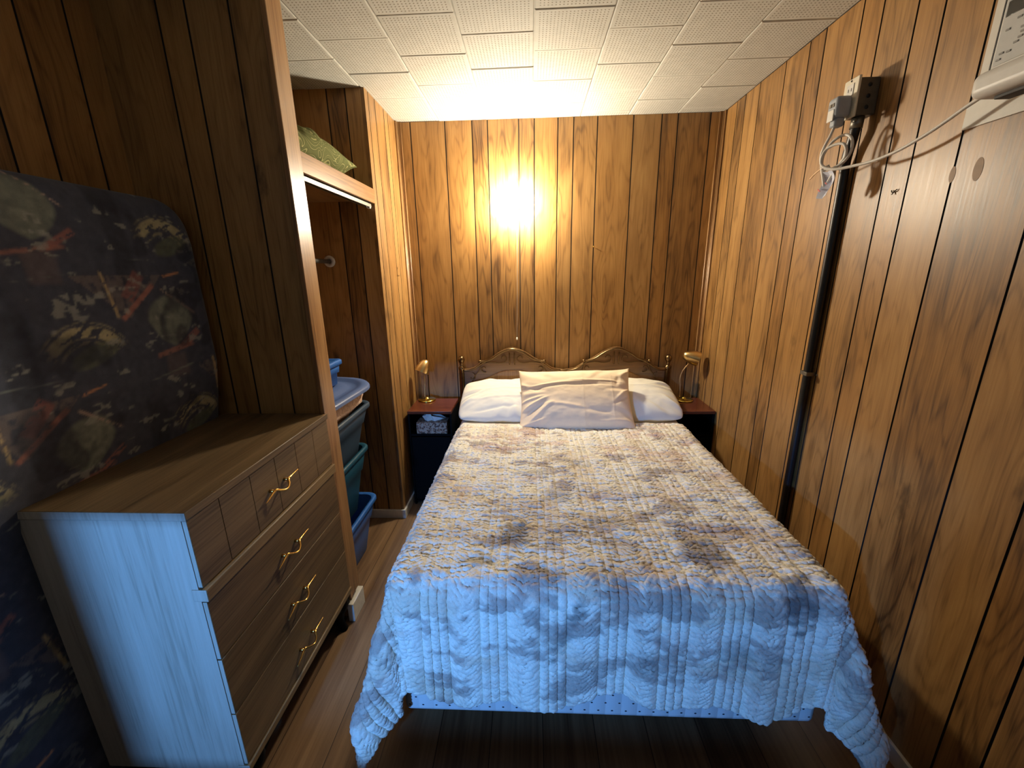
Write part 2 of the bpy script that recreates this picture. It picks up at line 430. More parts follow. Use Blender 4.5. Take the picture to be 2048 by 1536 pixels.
# descending from 1.879: 4 6 4 6 9 7 4 8 ; ascending: 8 4 7 9 6 4 6 4
panel_wall('wall_right', 'Y', -.3, YB, XR, 0, H, rev(1.879, [8, 4, 7, 9, 6, 4, 6, 4], [4, 6, 4, 6, 9, 7, 4, 8], -.3, YB), -1, M_panel_y, seed=11,
           label='right wall of brown wood grain panelling with a glossy finish', cat='wall')
panel_wall('wall_left', 'Y', -.3, YB, XL, 0, H, rev(1.522, [4, 6, 4, 6, 9, 7, 4, 8], [6, 4.5, 8, 4, 7, 9, 6, 4], -.3, YB), 1, M_panel_y, seed=5,
           label='left wall of dark wood panelling behind the upholstered futon', cat='wall')
panel_wall('wall_closet_end', 'X', XL, XC-.001, YE, 0, H, [-1.26, -1.16, -1.009], -1, M_panel_x, seed=8,
           label='end wall of the closet in dark panelling, beside the dresser', cat='wall')
panel_wall('wall_closet_far', 'X', XL, XC-.001, YF, 0, H, grooves(-1.082, 4, XL, XC), -1, M_panel_x, seed=9,
           label='dark panelled far side inside the closet', cat='wall')
panel_wall('wall_closet_strip', 'Y', YF-.001, YB, XC, 0, H, [2.52, 2.62, 2.77, 2.84], 1, M_panel_y, seed=12,
           label='narrow lit strip of panelling between closet and back corner', cat='wall')
bm = bmesh.new(); bx(bm, XL-.02, XR+.02, -1.2, YB+.02, -.04, 0)
obj('floor', bm, M_floor, kind='structure', label='brown wood laminate floor', cat='floor')

# unseen partition added behind the camera, its gap shaped to cut the daylight
bm = bmesh.new()
bx(bm, XL-.02, -.98, -.22, -.20, 0, 1.9); bx(bm, -.14, XR+.02, -.22, -.20, 0, 1.9); bx(bm, -.98, -.14, -.22, -.20, 1.152, 1.9); bx(bm, -.98, -.14, -.22, -.20, 0, .80)
o = obj('daylight_blocker', bm, plain('blocker_dark', (58, 46, 38), .8), kind='structure', label='unseen partition added behind the camera to shape the daylight, open above', cat='wall')

# ceiling: staggered perforated tiles
def ceiling():
    T = .3048; x_seam = .0189; y_j = 1.8667; rnd = random.Random(4)
    bm = bmesh.new(); uvl = bm.loops.layers.uv.new('UVMap')
    bx(bm, XL-.02, XR+.02, -.25, YB+.02, H+.006, H+.05)
    for c in range(-6, 5):
        xa = x_seam + c*T; xb = xa + T
        off = 0 if c % 2 == 0 else .5
        for r in range(-8, 5):
            ya = y_j + (r+off)*T; yb = ya+T
            if yb < -.2 or ya > YB+.0 or xb < XL or xa > XR: continue
            X0, X1 = max(xa, XL), min(xb, XR); Y0, Y1 = max(ya, -.2), min(yb, YB)
            if X1-X0 < .01 or Y1-Y0 < .01: continue
            g = .0012; b = .004
            z = H + rnd.uniform(-.0015, .0015); tx = rnd.uniform(-.006, .006); ty = rnd.uniform(-.006, .006)
            def zz(x, y): return z + tx*(x-(X0+X1)/2) + ty*(y-(Y0+Y1)/2)
            inn = [bm.verts.new((x, y, zz(x, y))) for x, y in ((X0+g+b, Y0+g+b), (X0+g+b, Y1-g-b), (X1-g-b, Y1-g-b), (X1-g-b, Y0+g+b))]
            out = [bm.verts.new((x, y, zz(x, y)+.0025)) for x, y in ((X0+g, Y0+g), (X0+g, Y1-g), (X1-g, Y1-g), (X1-g, Y0+g))]
            top = [bm.verts.new((v.co.x, v.co.y, H+.008)) for v in out]
            fs = [bm.faces.new(inn)]
            for i in range(4):
                j = (i+1) % 4
                fs.append(bm.faces.new((inn[i], out[i], out[j], inn[j]))); fs.append(bm.faces.new((out[i], top[i], top[j], out[j])))
            for f in fs:
                for l in f.loops: l[uvl].uv = ((l.vert.co.x-xa)/T, (l.vert.co.y-ya)/T)
    return bm
obj('ceiling', ceiling(), M_tile, kind='structure', label='ceiling of off white perforated acoustic tiles laid in brick pattern', cat='ceiling')

# corner mouldings (ribbed)
def corner_mould(name, cx, cy, sx, label):
    bm = bmesh.new()
    for i, (dx, dy) in enumerate(((.006, .030), (.006, .020), (.010, .010), (.020, .006), (.030, .006))):
        tube(bm, [(cx+sx*dx, cy-dy, 0.0), (cx+sx*dx, cy-dy, H)], .0058, 8)
    obj(name, bm, M_trim, kind='structure', label=label, cat='trim')
corner_mould('trim_1', XC, YB, 1, 'ribbed wooden corner moulding in the back left corner')
corner_mould('trim_2', XR, YB, -1, 'ribbed wooden corner moulding in the back right corner')
# closet casing: near post and header
bm = bmesh.new()
bx(bm, XC-.012, XC+.008, YE-.022, 1.700, .125, H, .003)
obj('trim_3', bm, M_trim, kind='structure', label='varnished wooden post at the front corner of the closet', cat='trim')
bm = bmesh.new(); bx(bm, XC-.012, XC+.006, 1.700, YF, 2.014, 2.090, .002)
obj('trim_4', bm, M_trim_y, kind='structure', label='varnished wooden header across the closet opening', cat='trim')
bm = bmesh.new(); bx(bm, XL, XC-.012, YE+.02, YF, 2.030, 2.050)
obj('trim_5', bm, M_trim_y, kind='structure', label='wooden shelf above the closet opening', cat='shelf')
# sliding-door track with end bracket
t = thing('sliding_door_track', (XC-.02, 2.08, 1.985), 'light metal sliding door track under the closet header', 'track')
bm = bmesh.new(); bx(bm, XC-.014, XC-.010, 1.70, YF-.03, 1.992, 2.014); bx(bm, XC-.040, XC-.036, 1.70, YF-.03, 1.992, 2.014)
bx(bm, XC-.040, XC-.010, 1.70, YF-.03, 2.009, 2.014)
obj('rail', bm, M_metal, t)
bm = bmesh.new(); bx(bm, XC-.030, XC-.012, YF-.05, YF-.03, 1.985, 2.012, .003); obj('end_bracket', bm, M_white_pl, t, label='white end bracket')

# baseboards
def baseboard(name, pts, label, h=.064, t_=.012):
    bm = bmesh.new()
    for (x0, x1, y0, y1) in pts: bx(bm, x0, x1, y0, y1, 0, h, .002)
    obj(name, bm, M_white_trim, kind='structure', label=label, cat='baseboard')
baseboard('baseboard_right', [(XR-.012, XR, -.16, YB)], 'white baseboard along the right wall')
baseboard('baseboard_closet', [(XL, XC+.013, YF-.013, YF-.001), (XC, XC+.013, YF-.001, YB)], 'white baseboard at the foot of the closet far side')
baseboard('baseboard_post', [(XC-.012, XC+.018, YE-.03, 1.715)], 'short white baseboard block under the closet post', h=.098)
baseboard('baseboard_back', [(XC+.013, XR-.012, YB-.012, YB)], 'white baseboard along the back wall')

# ------------------------------------------------------------------ closet rod
t = thing('closet_rod', (-1.177, 2.05, 1.69), 'metal closet hanging rod in a white round wall socket', 'rod')
bm = bmesh.new(); tube(bm, [(-1.177, YE+.02, 1.708), (-1.177, YF-.012, 1.708)], .0125, 14); obj('pole', bm, M_metal, t)
bm = bmesh.new(); lathe(bm, [(.014, 0), (.014, -.012), (.030, -.014), (.033, -.006), (.033, 0)], (-1.177, YF-.002, 1.708), (0, 1, 0)); obj('socket', bm, M_white_pl, t, label='white round rod socket')

# ------------------------------------------------------------------ wall lamp
LX, LY, LZ = -.105, 2.915, 2.085
t = thing('wall_lamp', (LX, YB, LZ), 'glowing bare globe lamp on the back wall with a long pull cord', 'lamp')
bm = bmesh.new(); lathe(bm, [(0, 0), (.052, 0), (.052, .010), (.040, .022), (.028, .030), (.024, .044), (0, .044)], (LX, YB-.001, LZ), (0, -1, 0)); obj('lampholder', bm, M_porc, t, smooth=False)
n = NT('bulb_glow'); em = n.new('ShaderNodeEmission'); em.inputs[0].default_value = BULB_COL+(1,); em.inputs[1].default_value = BULB_EMIT
n.link(em.outputs[0], n.n['Material Output'].inputs[0]); M_bulb = n.m
bm = bmesh.new(); R_ = .056
lathe(bm, [(0, -R_)]+[(R_*math.sin(a), -R_*math.cos(a)) for a in np.linspace(.25, PI-.25, 14)]+[(0, R_)], (LX, LY, LZ), (0, -1, 0)); obj('bulb', bm, M_bulb, t)
bm = bmesh.new(); tube(bm, spline([(LX+.012, YB-.03, LZ-.04), (LX+.016, YB-.04, 1.9), (LX+.012, YB-.045, 1.5), (LX+.006, YB-.045, 1.17)], 8), .0011, 6)
pc = obj('pull_cord', bm, M_cordw, t)
bm = bmesh.new(); lathe(bm, [(0, .018), (.004, .014), (.0065, .004), (.0065, -.002), (0, -.006)], (LX+.006, YB-.045, 1.158), (0, 0, 1)); obj('cord_knob', bm, M_porc, pc)

# ------------------------------------------------------------------ bed
BX0, BX1, BY0, BY1 = -.455, .945, 1.035, 2.925
bed = thing('bed', (.244, 1.98, 0), 'double bed with arched twin hump brass and wood headboard', 'bed')
bm = bmesh.new(); bx(bm, BX0+.02, BX1-.02, BY0+.01, BY1, .185, .40, .02, 3); obj('box_spring', bm, M_tick, bed, label='white quilted box spring with tiny dark dots')
bm = bmesh.new(); bx(bm, BX0+.012, BX1-.012, BY0+.012, BY1, .40, .685, .045, 4); obj('mattress', bm, M_sheet, bed)
bm = bmesh.new()
for x in (BX0+.04, BX1-.04): bx(bm, x-.015, x+.015, BY0+.06, BY1, .145, .185)
for y in (BY0+.35, 2.0, BY1-.3): bx(bm, BX0+.04, BX1-.04, y-.015, y+.015, .145, .183)
obj('bed_frame', bm, M_black, bed)
for x in (BX0+.06, BX1-.06):
    for y in (BY0+.35, BY1-.3):
        bm = bmesh.new(); lathe(bm, [(.022, 0), (.022, .03), (.014, .035), (.014, .15)], (x, y, 0)); obj('leg', bm, M_black, bed)
YH = 2.955
for x in (-.513, .995):
    bm = bmesh.new()
    lathe(bm, [(.020, 0), (.020, .935), (.023, .94), (.023, .955), (.012, .962), (.010, .972), (.015, .978), (.010, .984), (.017, .990), (.0235, 1.004), (.0245, 1.015), (.019, 1.030), (.010, 1.038), (0, 1.040)], (x, YH, 0), seg=24)
    obj('post', bm, M_bronze, bed, label='tubular post with ball finial')
bm = bmesh.new()
cx = .242
def hump(px, off=0, y=YH, a=1):  # px = centre of hump
    s_ = [(-.235, 1.000), (-.20, 1.003), (-.15, 1.020), (-.09, 1.060), (-.04, 1.083), (0, 1.090), (.04, 1.083), (.09, 1.060), (.15, 1.020), (.20, 1.003), (.235, 1.000)]
    return [(px+dx, y, z+off) for dx, z in s_]
HL, HR = -.137, .621
lowL = [(-.495, YH, .932), (-.46, YH, .932), (-.41, YH, .950), (-.36, YH, .985), (-.32, YH, 1.005)]
mid = [(.07, YH, 1.000), (.11, YH, .972), (.16, YH, .938), (cx, YH, .926), (.325, YH, .938), (.375, YH, .972), (.415, YH, 1.000)]
lowR = [(.80, YH, 1.005), (.845, YH, .985), (.895, YH, .950), (.94, YH, .932), (.98, YH, .932)]
for p in (hump(HL, 0, YH-.016), hump(HR, 0, YH-.016)): tube(bm, spline(p, 5), .0085, 10)
for p in (lowL, mid, lowR): tube(bm, spline([(a, YH-.012, c) for a, b, c in p], 5), .0078, 10)
for c_ in (HL, HR):
    for s_ in (-.235, .235): lathe(bm, [(0, -.013)]+[(.013*math.sin(a), -.013*math.cos(a)) for a in np.linspace(.3, PI-.3, 7)]+[(0, .013)], (c_+s_, YH-.016, 1.0), (1, 0, 0), 12)
obj('top_rail', bm, M_bronze, bed, label='curved brass top rail')
# wooden moulding that follows the rail, then panel
def archz(x):
    xs = [-.50, -.46, -.41, -.36, -.30, -.23, -.177, -.137, -.097, -.04, .03, .09, .16, .242]
    zs = [.940, .940, .958, .995, 1.018, 1.068, 1.093, 1.100, 1.093, 1.068, 1.022, .992, .946, .934]
    if x > .242: x = .484-x
    return float(np.interp(x, xs, zs))
def strip(off_t, off_b, y0, y1, x0=-.494, x1=.978, n=120):
    bm = bmesh.new(); R0 = None
    for i in range(n+1):
        x = x0+(x1-x0)*i/n; zt = archz(x)+off_t; zb = off_b(x, zt) if callable(off_b) else zt+off_b
        r = [bm.verts.new(p) for p in ((x, y0, zb), (x, y0, zt), (x, y1, zt), (x, y1, zb))]
        if R0:
            for a in range(4):
                f = bm.faces.new((R0[a], R0[(a+1) % 4], r[(a+1) % 4], r[a]))
        else: bm.faces.new(r)
        R0 = r
    bm.faces.new(R0[::-1]); bmesh.ops.recalc_face_normals(bm, faces=bm.faces[:]); return bm
obj('moulding', strip(0, -.022, YH-.006, YH+.012), M_headrail, bed, label='carved wooden moulding following the curve')
def arch2(x, zt):
    xx = x if x <= .242 else .484-x
    return float(np.interp(xx, [-.5, -.44, -.30, -.137, .03, .17, .242], [.80, .82, .905, .935, .905, .825, .80]))
# backing (darker, full shape) and raised panel
bm = strip(-.02, lambda x, zt: .42, YH+.002, YH+.012, n=100); obj('back_panel', bm, M_headrail, bed)
for c0, c1 in ((-.488, .236), (.248, .972)):
    bm = bmesh.new(); pts = []
    n_ = 40
    for i in range(n_+1):
        x = c0+(c1-c0)*i/n_; xm = (c0+c1)/2; q = abs(x-xm)/((c1-c0)/2)
        pts.append((x, .925 - .105*smooth01((q-.12)/.8)))
    lo2 = [bm.verts.new((x, YH-.006, .44)) for x, z in pts]; hi2 = [bm.verts.new((x, YH-.006, z)) for x, z in pts]; hb = [bm.verts.new((x, YH+.004, z+.006)) for x, z in pts]
    for i in range(n_): bm.faces.new((lo2[i], lo2[i+1], hi2[i+1], hi2[i])); bm.faces.new((hi2[i], hi2[i+1], hb[i+1], hb[i]))
    obj('raised_panel', bm, M_headpanel, bed, label='lighter arched wood panel')
    bm = bmesh.new(); tube(bm, [(x, YH-.008, z) for x, z in pts], .004, 6); obj('panel_bead', bm, M_headpanel, bed)
# scrollwork
def spiral(cx_, cz_, r0, r1, a0, a1, n=22):
    return [(cx_+(r0+(r1-r0)*i/n)*math.cos(a0+(a1-a0)*i/n), YH-.010, cz_+(r0+(r1-r0)*i/n)*math.sin(a0+(a1-a0)*i/n)) for i in range(n+1)]
for c_ in (HL, HR):
    bm = bmesh.new()
    for s_ in (-1, 1):
        # S-scroll beside the centre clasp
        p = [(c_+s_*abs(x-0), YH-.010, z) for x, _, z in [(.062, 0, 1.028)]]
        sp = spiral(0, 0, .010, .030, 0, 4.4)
        tube(bm, [(c_+s_*(.065+x), YH-.010, 1.020+(z)) for x, _, z in sp], .0035, 6)
        tube(bm, spline([(c_+s_*.045, YH-.010, .995), (c_+s_*.09, YH-.010, .985), (c_+s_*.15, YH-.010, .992), (c_+s_*.215, YH-.010, .985)], 6), .0035, 6)
        tube(bm, [(c_+s_*.018, YH-.010, z) for z in np.linspace(1.065, .975, 5)], .0045, 6)
        # C-scroll at the hump ends
        sp = spiral(0, 0, .008, .030, .5, 5.2)
        tube(bm, [(c_+s_*(.205-x), YH-.010, .945+z) for x, _, z in sp], .0035, 6)
        sp = spiral(0, 0, .008, .034, 0, -4.6)
        tube(bm, [(c_+s_*(.30+x*.9), YH-.010, .880+z) for x, _, z in sp], .0035, 6)
        tube(bm, spline([(c_+s_*.232, YH-.010, .975), (c_+s_*.245, YH-.010, .93), (c_+s_*.275, YH-.010, .895), (c_+s_*.30, YH-.010, .848)], 6), .0035, 6)
    obj('scrollwork', bm, M_bronze, bed, label='brass scroll ornament')
bm = bmesh.new(); bx(bm, cx-.026, cx+.026, YH-.026, YH-.008, .87, .938, .006, 3); obj('centre_clasp', bm, M_bronze, bed)

# ------------------------------------------------------------------ quilt
TZ = .708
def make_quilt():
    rr = .055; ov = .52; ovf = .455
    ex0, ex1, ey = BX0+rr, BX1-rr, BY0+rr       # where the roll-over starts
    st = .0034
    s_ = np.arange(ex0-ov-.02, ex1+ov+st, st); y_head = 2.395
    tt = np.arange(0, (y_head-ey)+ovf+st, st)
    Sg, Tg = np.meshgrid(s_, tt, indexing='ij')
    yy = y_head - Tg
    # the cloth hem is uneven: lengthwise slack varies
    yy = np.where(yy < ey, ey-(ey-yy)*(1+.055*np.sin(Sg*8.5+2.2)+.045*np.sin(Sg*19)), yy)
    a = np.where(Sg < ex0, ex0-Sg, np.where(Sg > ex1, Sg-ex1, 0)); sx = np.where(Sg < ex0, -1., 1.)
    b = np.maximum(ey-yy, 0)
    r = np.hypot(a, b); th = np.arctan2(b, np.maximum(a, 1e-9)); th = np.where(a <= 0, PI/2, th)
    both = np.sin(2*th)*(a > 0)*(b > 0)
    q = rr*PI/2
    h = np.where(r < q, rr*np.sin(np.minimum(r, q)/rr), rr + (r-q)*.03)
    v = np.where(r < q, rr*(1-np.cos(np.minimum(r, q)/rr)), rr + (r-q)*.985)
    over = np.clip((r-q)/.45, 0, 1.6)
    # corner flare and folds
    h = h + both*np.minimum(over, .9)*(.092 + .062*np.cos(7.4*(th-PI/4)))
    # soft waves on the hanging sides
    wv = np.sin(Sg*17+1.3)*.5+np.sin(Sg*34.1+.4)*.35
    h = h + (a <= 0)*(b > 0)*over*.014*wv
    h = h + (b <= 0)*(a > 0)*over*(.012*np.sin(yy*13)+.02)
    cxx = np.clip(Sg, ex0, ex1); cyy = np.maximum(yy, ey)
    # slightly angled long side: cloth is not laid quite square
    X = cxx + sx*np.cos(th)*h*(a > 0); Y = cyy - np.sin(th)*h*(b > 0)
    Z = TZ - v
    # gentle sag / rumples on top
    top = (r <= 0)
    Z = Z + (fbm(Sg*3+5, Tg*3, 3)-.5)*.018*np.exp(-(r/.15)**2) + (fbm(Sg*9+5, Tg*12, 23)-.5)*.011*np.exp(-(r/.2)**2)
    Z = np.maximum(Z, .012)
    # hem unevenness
    P = np.stack([X, Y, Z], -1)
    # quilting height
    per = .184; u = np.mod(Sg-(.066-.04), per)          # 0..0.08 ribs, rest = wide panel
    rib = u < .08
    ur = np.mod(u, .0267)/.0267
    hr = np.sqrt(np.clip(1-(2*ur-1)**2, 0, 1))
    uw = (u-.08)/(per-.08)
    hw = np.clip(1-(2*uw-1)**4, 0, 1)
    amp = np.clip(r/.12, .25, 1)
    # herringbone crinkle
    wob = (fbm(Sg*30, Tg*30, 9)-.5)*1.6
    vv = np.abs(uw-.5)*2
    chev_w = np.abs(np.sin((Tg*62 + vv*2.8 + wob)*1.0*PI/1.0*.9))
    chev_r = np.abs(np.sin((Tg*75 + np.abs(ur-.5)*2.2 + wob*.6)*PI*.9))
    crk = fbm(Sg*26+3, Tg*95, 31, 3)
    Hh = np.where(rib, hr*.0095*amp + chev_r*.0045*hr, hw*.0165*amp + chev_w*.0050*hw)
    rdg = 1-np.abs(2*fbm(Sg*22+3+wob, Tg*62, 31, 2)-1)*2.2
    tw = 1-.45*np.clip(r/.1, 0, 1)
    Hh = Hh + (np.clip(rdg, 0, 1)-.5)*.0075*tw + (crk-.5)*.006
    du = np.gradient(P, axis=0); dv = np.gradient(P, axis=1)
    N = np.cross(dv, du); N /= np.maximum(np.linalg.norm(N, axis=-1, keepdims=True), 1e-9)
    # smooth normals a little at the roll-over
    P = P + N*Hh[..., None]
    P[..., 2] = np.maximum(P[..., 2], .010)
    P[..., 0] = np.minimum(P[..., 0], XR-.02)
    # dye pattern
    n1 = fbm(Sg*7.0+2, Tg*13.0+1, 51, 5); n2 = fbm(Sg*6+9, Tg*10+3, 71, 5); n3 = fbm(Sg*30, Tg*55, 91, 3); n4 = fbm(Sg*7+40, Tg*14, 15, 4)
    base = np.array(lin((242, 236, 220))[:3]); tan = np.array(lin((216, 200, 176))[:3]); grey = np.array(lin((160, 146, 138))[:3]); dk = np.array(lin((72, 62, 66))[:3]); rose = np.array(lin((206, 172, 156))[:3])
    m1 = smooth01((n2+.30*(n3-.5)-.46)/.22)[..., None]*.7
    C = base*(1-m1)+tan*m1
    fade = smooth01((Tg-.05)/1.0)
    m2 = smooth01((n1+.45*(n3-.5)-.565+.05*fade)/.18)[..., None]*.75
    C = C*(1-m2)+grey*m2
    m4 = smooth01((n4+.2*(n3-.5)-.60)/.08)[..., None]*.5*(1-fade*.6)[..., None]
    C = C*(1-m4)+rose*m4
    # distinct dark smudges (s, t, rs, rt, rot, strength)
    yt = lambda y: y_head-y
    for (sx_, ty, rs, rt_, an, k_) in [(-.06, yt(1.27), .05, .10, .1, .9), (.60, yt(1.20), .09, .08, .5, .7), (.29, yt(1.36), .10, .035, 0, .6), (.80, yt(1.02), .06, .09, .3, 1.0),
                               (.115, yt(.93), .03, .11, .5, 1.0), (.055, yt(1.09), .05, .05, 0, .35), (-.29, yt(1.60), .07, .02, 0, .8), (.22, yt(1.86), .09, .04, .2, .5),
                               (-.50, yt(.83), .06, .05, .4, .9), (.72, yt(1.30), .08, .05, .3, .5), (-.02, yt(1.75), .09, .03, 0, .5), (1.02, yt(1.15), .10, .14, 0, .95),
                               (.62, yt(.86), .05, .05, 0, .6), (-.18, yt(1.13), .05, .04, 0, .5), (.36, yt(.80), .03, .05, 0, .5), (.50, yt(1.55), .10, .03, .1, .5), (.10, yt(1.55), .06, .05, .1, .45), (-.30, yt(2.06), .06, .015, 0, .45)]:
        x_ = Sg-sx_; y_ = Tg-ty; ca, sa = math.cos(an), math.sin(an)
        d = ((x_*ca+y_*sa)/rs)**2 + ((-x_*sa+y_*ca)/rt_)**2
        m = (np.clip((1.15-d-(n3-.5)*3.4-(n4-.5)*2.2)*.8, 0, 1)*k_*.7)[..., None]
        C = C*(1-m)+dk*m
    C = C*(.90+.2*n3[..., None])
    o = grid_obj('quilt', P, M_quilt, C, label='rumpled tie dyed grey and cream quilted bedspread hanging over the foot of the bed', cat='bedspread')
    md = o.modifiers.new('thickness', 'SOLIDIFY'); md.thickness = .006; md.offset = -1
    return o
make_quilt()

# white sheet fold between quilt and pillows
def make_sheet():
    s_ = np.linspace(BX0-.02, BX1+.02, 140); t_ = np.linspace(0, 1, 50)
    Sg, Tg = np.meshgrid(s_, t_, indexing='ij')
    Y = 2.37 + Tg*.54
    e = np.minimum(Sg-s_[0], s_[-1]-Sg); dr = np.clip((.05-e)/.05, 0, 1)
    X = Sg + 0; Z = .700 - .055*dr**2*1.0 + (fbm(Sg*6, Y*8, 4)-.5)*.010 + (fbm(Sg*3, Y*22, 8)-.5)*.006
    top = np.stack([X, Y, Z], -1)
    # drape skirts
    L = top.copy()
    col = []
    for k_, side in ((0, -1), (-1, 1)):
        pass
    ext = []
    for d in np.linspace(.02, .42, 20):
        ext.append(np.stack([np.full(50, s_[0]-.006-.01*d), Y[0], Z[0]-d], -1))
    ext2 = []
    for d in np.linspace(.02, .42, 20):
        ext2.append(np.stack([np.full(50, s_[-1]+.006+.01*d), Y[-1], Z[-1]-d], -1))
    P = np.concatenate([np.array(ext[::-1]), top, np.array(ext2)], 0)
    grid_obj('bed_sheet', P, M_sheet, label='white bed sheet showing between the pillows and the quilt', cat='sheet')
make_sheet()

# ------------------------------------------------------------------ pillows
def pillow(name, w, h, th, mat, origin, ex, ey, label, cat='pillow', group=None, seed=0, pinch=.05, wr=.010, hem=0.0, sag=0.0, corner=.0, creases=(), rnd_c=.0):
    """ex: width direction, ey: height direction (unit); origin: centre"""
    n = 150; m = 110
    ex = Vector(ex).normalized(); ey = Vector(ey).normalized(); ez = ex.cross(ey).normalized()
    u = np.linspace(-1, 1, n); v = np.linspace(-1, 1, m); U, V = np.meshgrid(u, v, indexing='ij')
    def side(sg):
        prof = np.clip((1-np.abs(U)**2.4), 0, 1)**.55*np.clip((1-np.abs(V)**2.4), 0, 1)**.55
        pin = 1-pinch*(1-np.abs(V)**2)*np.abs(U)**3; pin2 = 1-pinch*1.2*(1-np.abs(U)**2)*np.abs(V)**3
        rc = 1-rnd_c*np.abs(U)**5*np.abs(V)**5
        x = U*w/2*pin*rc; y = V*h/2*pin2*rc
        # radiating wrinkles towards the corners and along the sides
        rad = np.hypot(U, V); ang = np.arctan2(V, U)
        edge = np.clip((np.maximum(np.abs(U), np.abs(V))-.45)/.55, 0, 1)
        wrk = (vnoise(ang*7+20, rad*1.3, seed+1)-.5)*edge*(1-edge**6) + (fbm(U*2.2+4, V*2.4+7, seed+3)-.5)*.9*(1-edge)*.8
        z = sg*(th/2*prof + wr*wrk*2.0*(prof > 0)*np.minimum(1, prof*3))
        for (cu, cv, ca_, cl, cw, ch) in creases:
            a_ = (U-cu)*math.cos(ca_)+(V-cv)*math.sin(ca_); b_ = -(U-cu)*math.sin(ca_)+(V-cv)*math.cos(ca_) + .25*cw*np.sin(a_*9+cu*5)
            z = z + sg*.75*ch*np.exp(-(b_/cw)**2)*np.exp(-(a_/cl)**4)*(prof > .05)
        # slight s-bend
        z = z + sag*(U**2*.5+V**2*.5) + (vnoise(U*1.4+9, V*1.4+3, seed+8)-.5)*wr
        # corner curl
        z = z + corner*(np.abs(U)**6*np.abs(V)**6)
        return np.stack([x, y, z], -1)
    A = side(1); B = side(-1)
    # weld on the boundary
    bmask = (np.abs(U) > .9999) | (np.abs(V) > .9999)
    avg = (A+B)/2; A[bmask] = avg[bmask]; B[bmask] = avg[bmask]
    R3 = np.array([list(ex), list(ey), list(ez)])
    A = A@R3 + np.array(origin); B = B@R3 + np.array(origin)
    idA = np.arange(n*m).reshape(n, m); idB = idA + n*m; idB[bmask] = idA[bmask]
    def quads(I, flip):
        q = np.stack([I[:-1, :-1], I[1:, :-1], I[1:, 1:], I[:-1, 1:]], -1).reshape(-1, 4)
        return q[:, ::-1] if flip else q
    F = np.concatenate([quads(idA, False), quads(idB, True)]).tolist()
    V_ = np.concatenate([A.reshape(-1, 3), B.reshape(-1, 3)])
    bm = bmesh.new(); vs = [bm.verts.new(p) for p in V_]
    for f in F: bm.faces.new([vs[i] for i in f])
    for v_ in [v_ for v_ in bm.verts if not v_.link_faces]: bm.verts.remove(v_)
    if hem:
        pass
    return obj(name, bm, mat, smooth=True, label=label, cat=cat, group=group)
pillow('white_pillow', .76, .45, .19, M_cot, (-.100, 2.675, .785), (1, -.02, 0), (0, .92, .30), 'white pillow on the left side of the bed, leaning on the headboard', seed=3, wr=.016, corner=.0, pinch=.0, rnd_c=.075, creases=[(-.8, -.3, .9, .3, .05, .010), (-.7, -.1, .5, .4, .05, .009), (-.85, .2, -.2, .2, .04, .008), (0, -.3, .1, .7, .05, .008), (.2, .1, -.05, .5, .05, .006), (-.3, -.7, .2, .4, .05, -.008)])
pillow('white_pillow', .74, .45, .19, M_cot, (.610, 2.680, .785), (1, .03, .0), (0, .92, .30), 'white pillow on the right side of the bed, next to the right nightstand', seed=13, wr=.014, corner=.0, pinch=.0, rnd_c=.075, creases=[(.85, -.5, 2.2, .3, .05, .010), (.8, .5, .3, .2, .05, .012), (.9, .2, -.4, .2, .05, -.008), (.3, .2, 0, .4, .05, .005)])
pillow('beige_pillow', .73, .46, .23, M_beige, (.280, 2.490, .835), (1, -.02, .025), (0.0, .68, .68), 'beige wrinkled pillow propped in front of the two white pillows', seed=33, wr=.013, corner=.02, pinch=.07, rnd_c=.02, creases=[(-.95, .45, -.9, .30, .05, .016), (-.8, .3, -.5, .22, .04, -.014), (-.8, -.05, .15, .25, .035, .014), (-.72, -.2, .55, .28, .035, .016), (-.68, -.35, .75, .26, .03, -.012), (-.6, -.45, .9, .30, .035, .012), (-.75, -.75, .2, .25, .06, .012), (-.3, .35, .06, .55, .03, .009), (.3, .42, .03, .5, .03, .009), (-.1, .28, .03, .8, .03, -.006), (-.2, -.3, -.25, .4, .05, .007), (.85, .1, .9, .25, .035, .014), (.82, -.1, .7, .25, .03, -.010), (.9, .75, .8, .2, .06, .018), (.75, .5, 1.3, .2, .04, -.010), (.6, -.75, .1, .35, .06, .010), (.35, -.45, -.2, .25, .08, -.010), (.12, 0, PI/2, .8, .012, .0025), (.62, 0, PI/2, .8, .012, .0025)])

# ------------------------------------------------------------------ nightstands
def nightstand(x0, x1, y0, y1, label, open_shelf=True):
    t = thing('nightstand', ((x0+x1)/2, (y0+y1)/2, 0), label, 'nightstand')
    zt = .72; p = .014
    bm = bmesh.new(); bx(bm, x0, x1, y0, y1, zt-.022, zt, .004, 2, 0)
    obj('top', bm, M_mahog, t, label='reddish brown laminate top')
    bm = bmesh.new()
    bx(bm, x0, x0+p, y0+.006, y1, 0.0, zt-.022, .003); bx(bm, x1-p, x1, y0+.006, y1, 0.0, zt-.022, .003)
    bx(bm, x0+p, x1-p, y1-.01, y1, .02, zt-.022)
    bx(bm, x0+p, x1-p, y0+.010, y1-.01, .535, .549)
    bx(bm, x0+p, x1-p, y0+.010, y1-.01, .02, .034)
    obj('case', bm, M_black, t)
    bm = bmesh.new(); bx(bm, x0+p+.002, x1-p-.002, y0, y0+.016, .045, .530, .003)
    d = obj('door', bm, M_black, t)
    bm = bmesh.new(); lathe(bm, [(0, .018), (.008, .016), (.010, .010), (.005, .004), (.005, 0)], (x1-.05, y0, .42), (0, -1, 0), 14); obj('knob', bm, M_black, d)
    return t
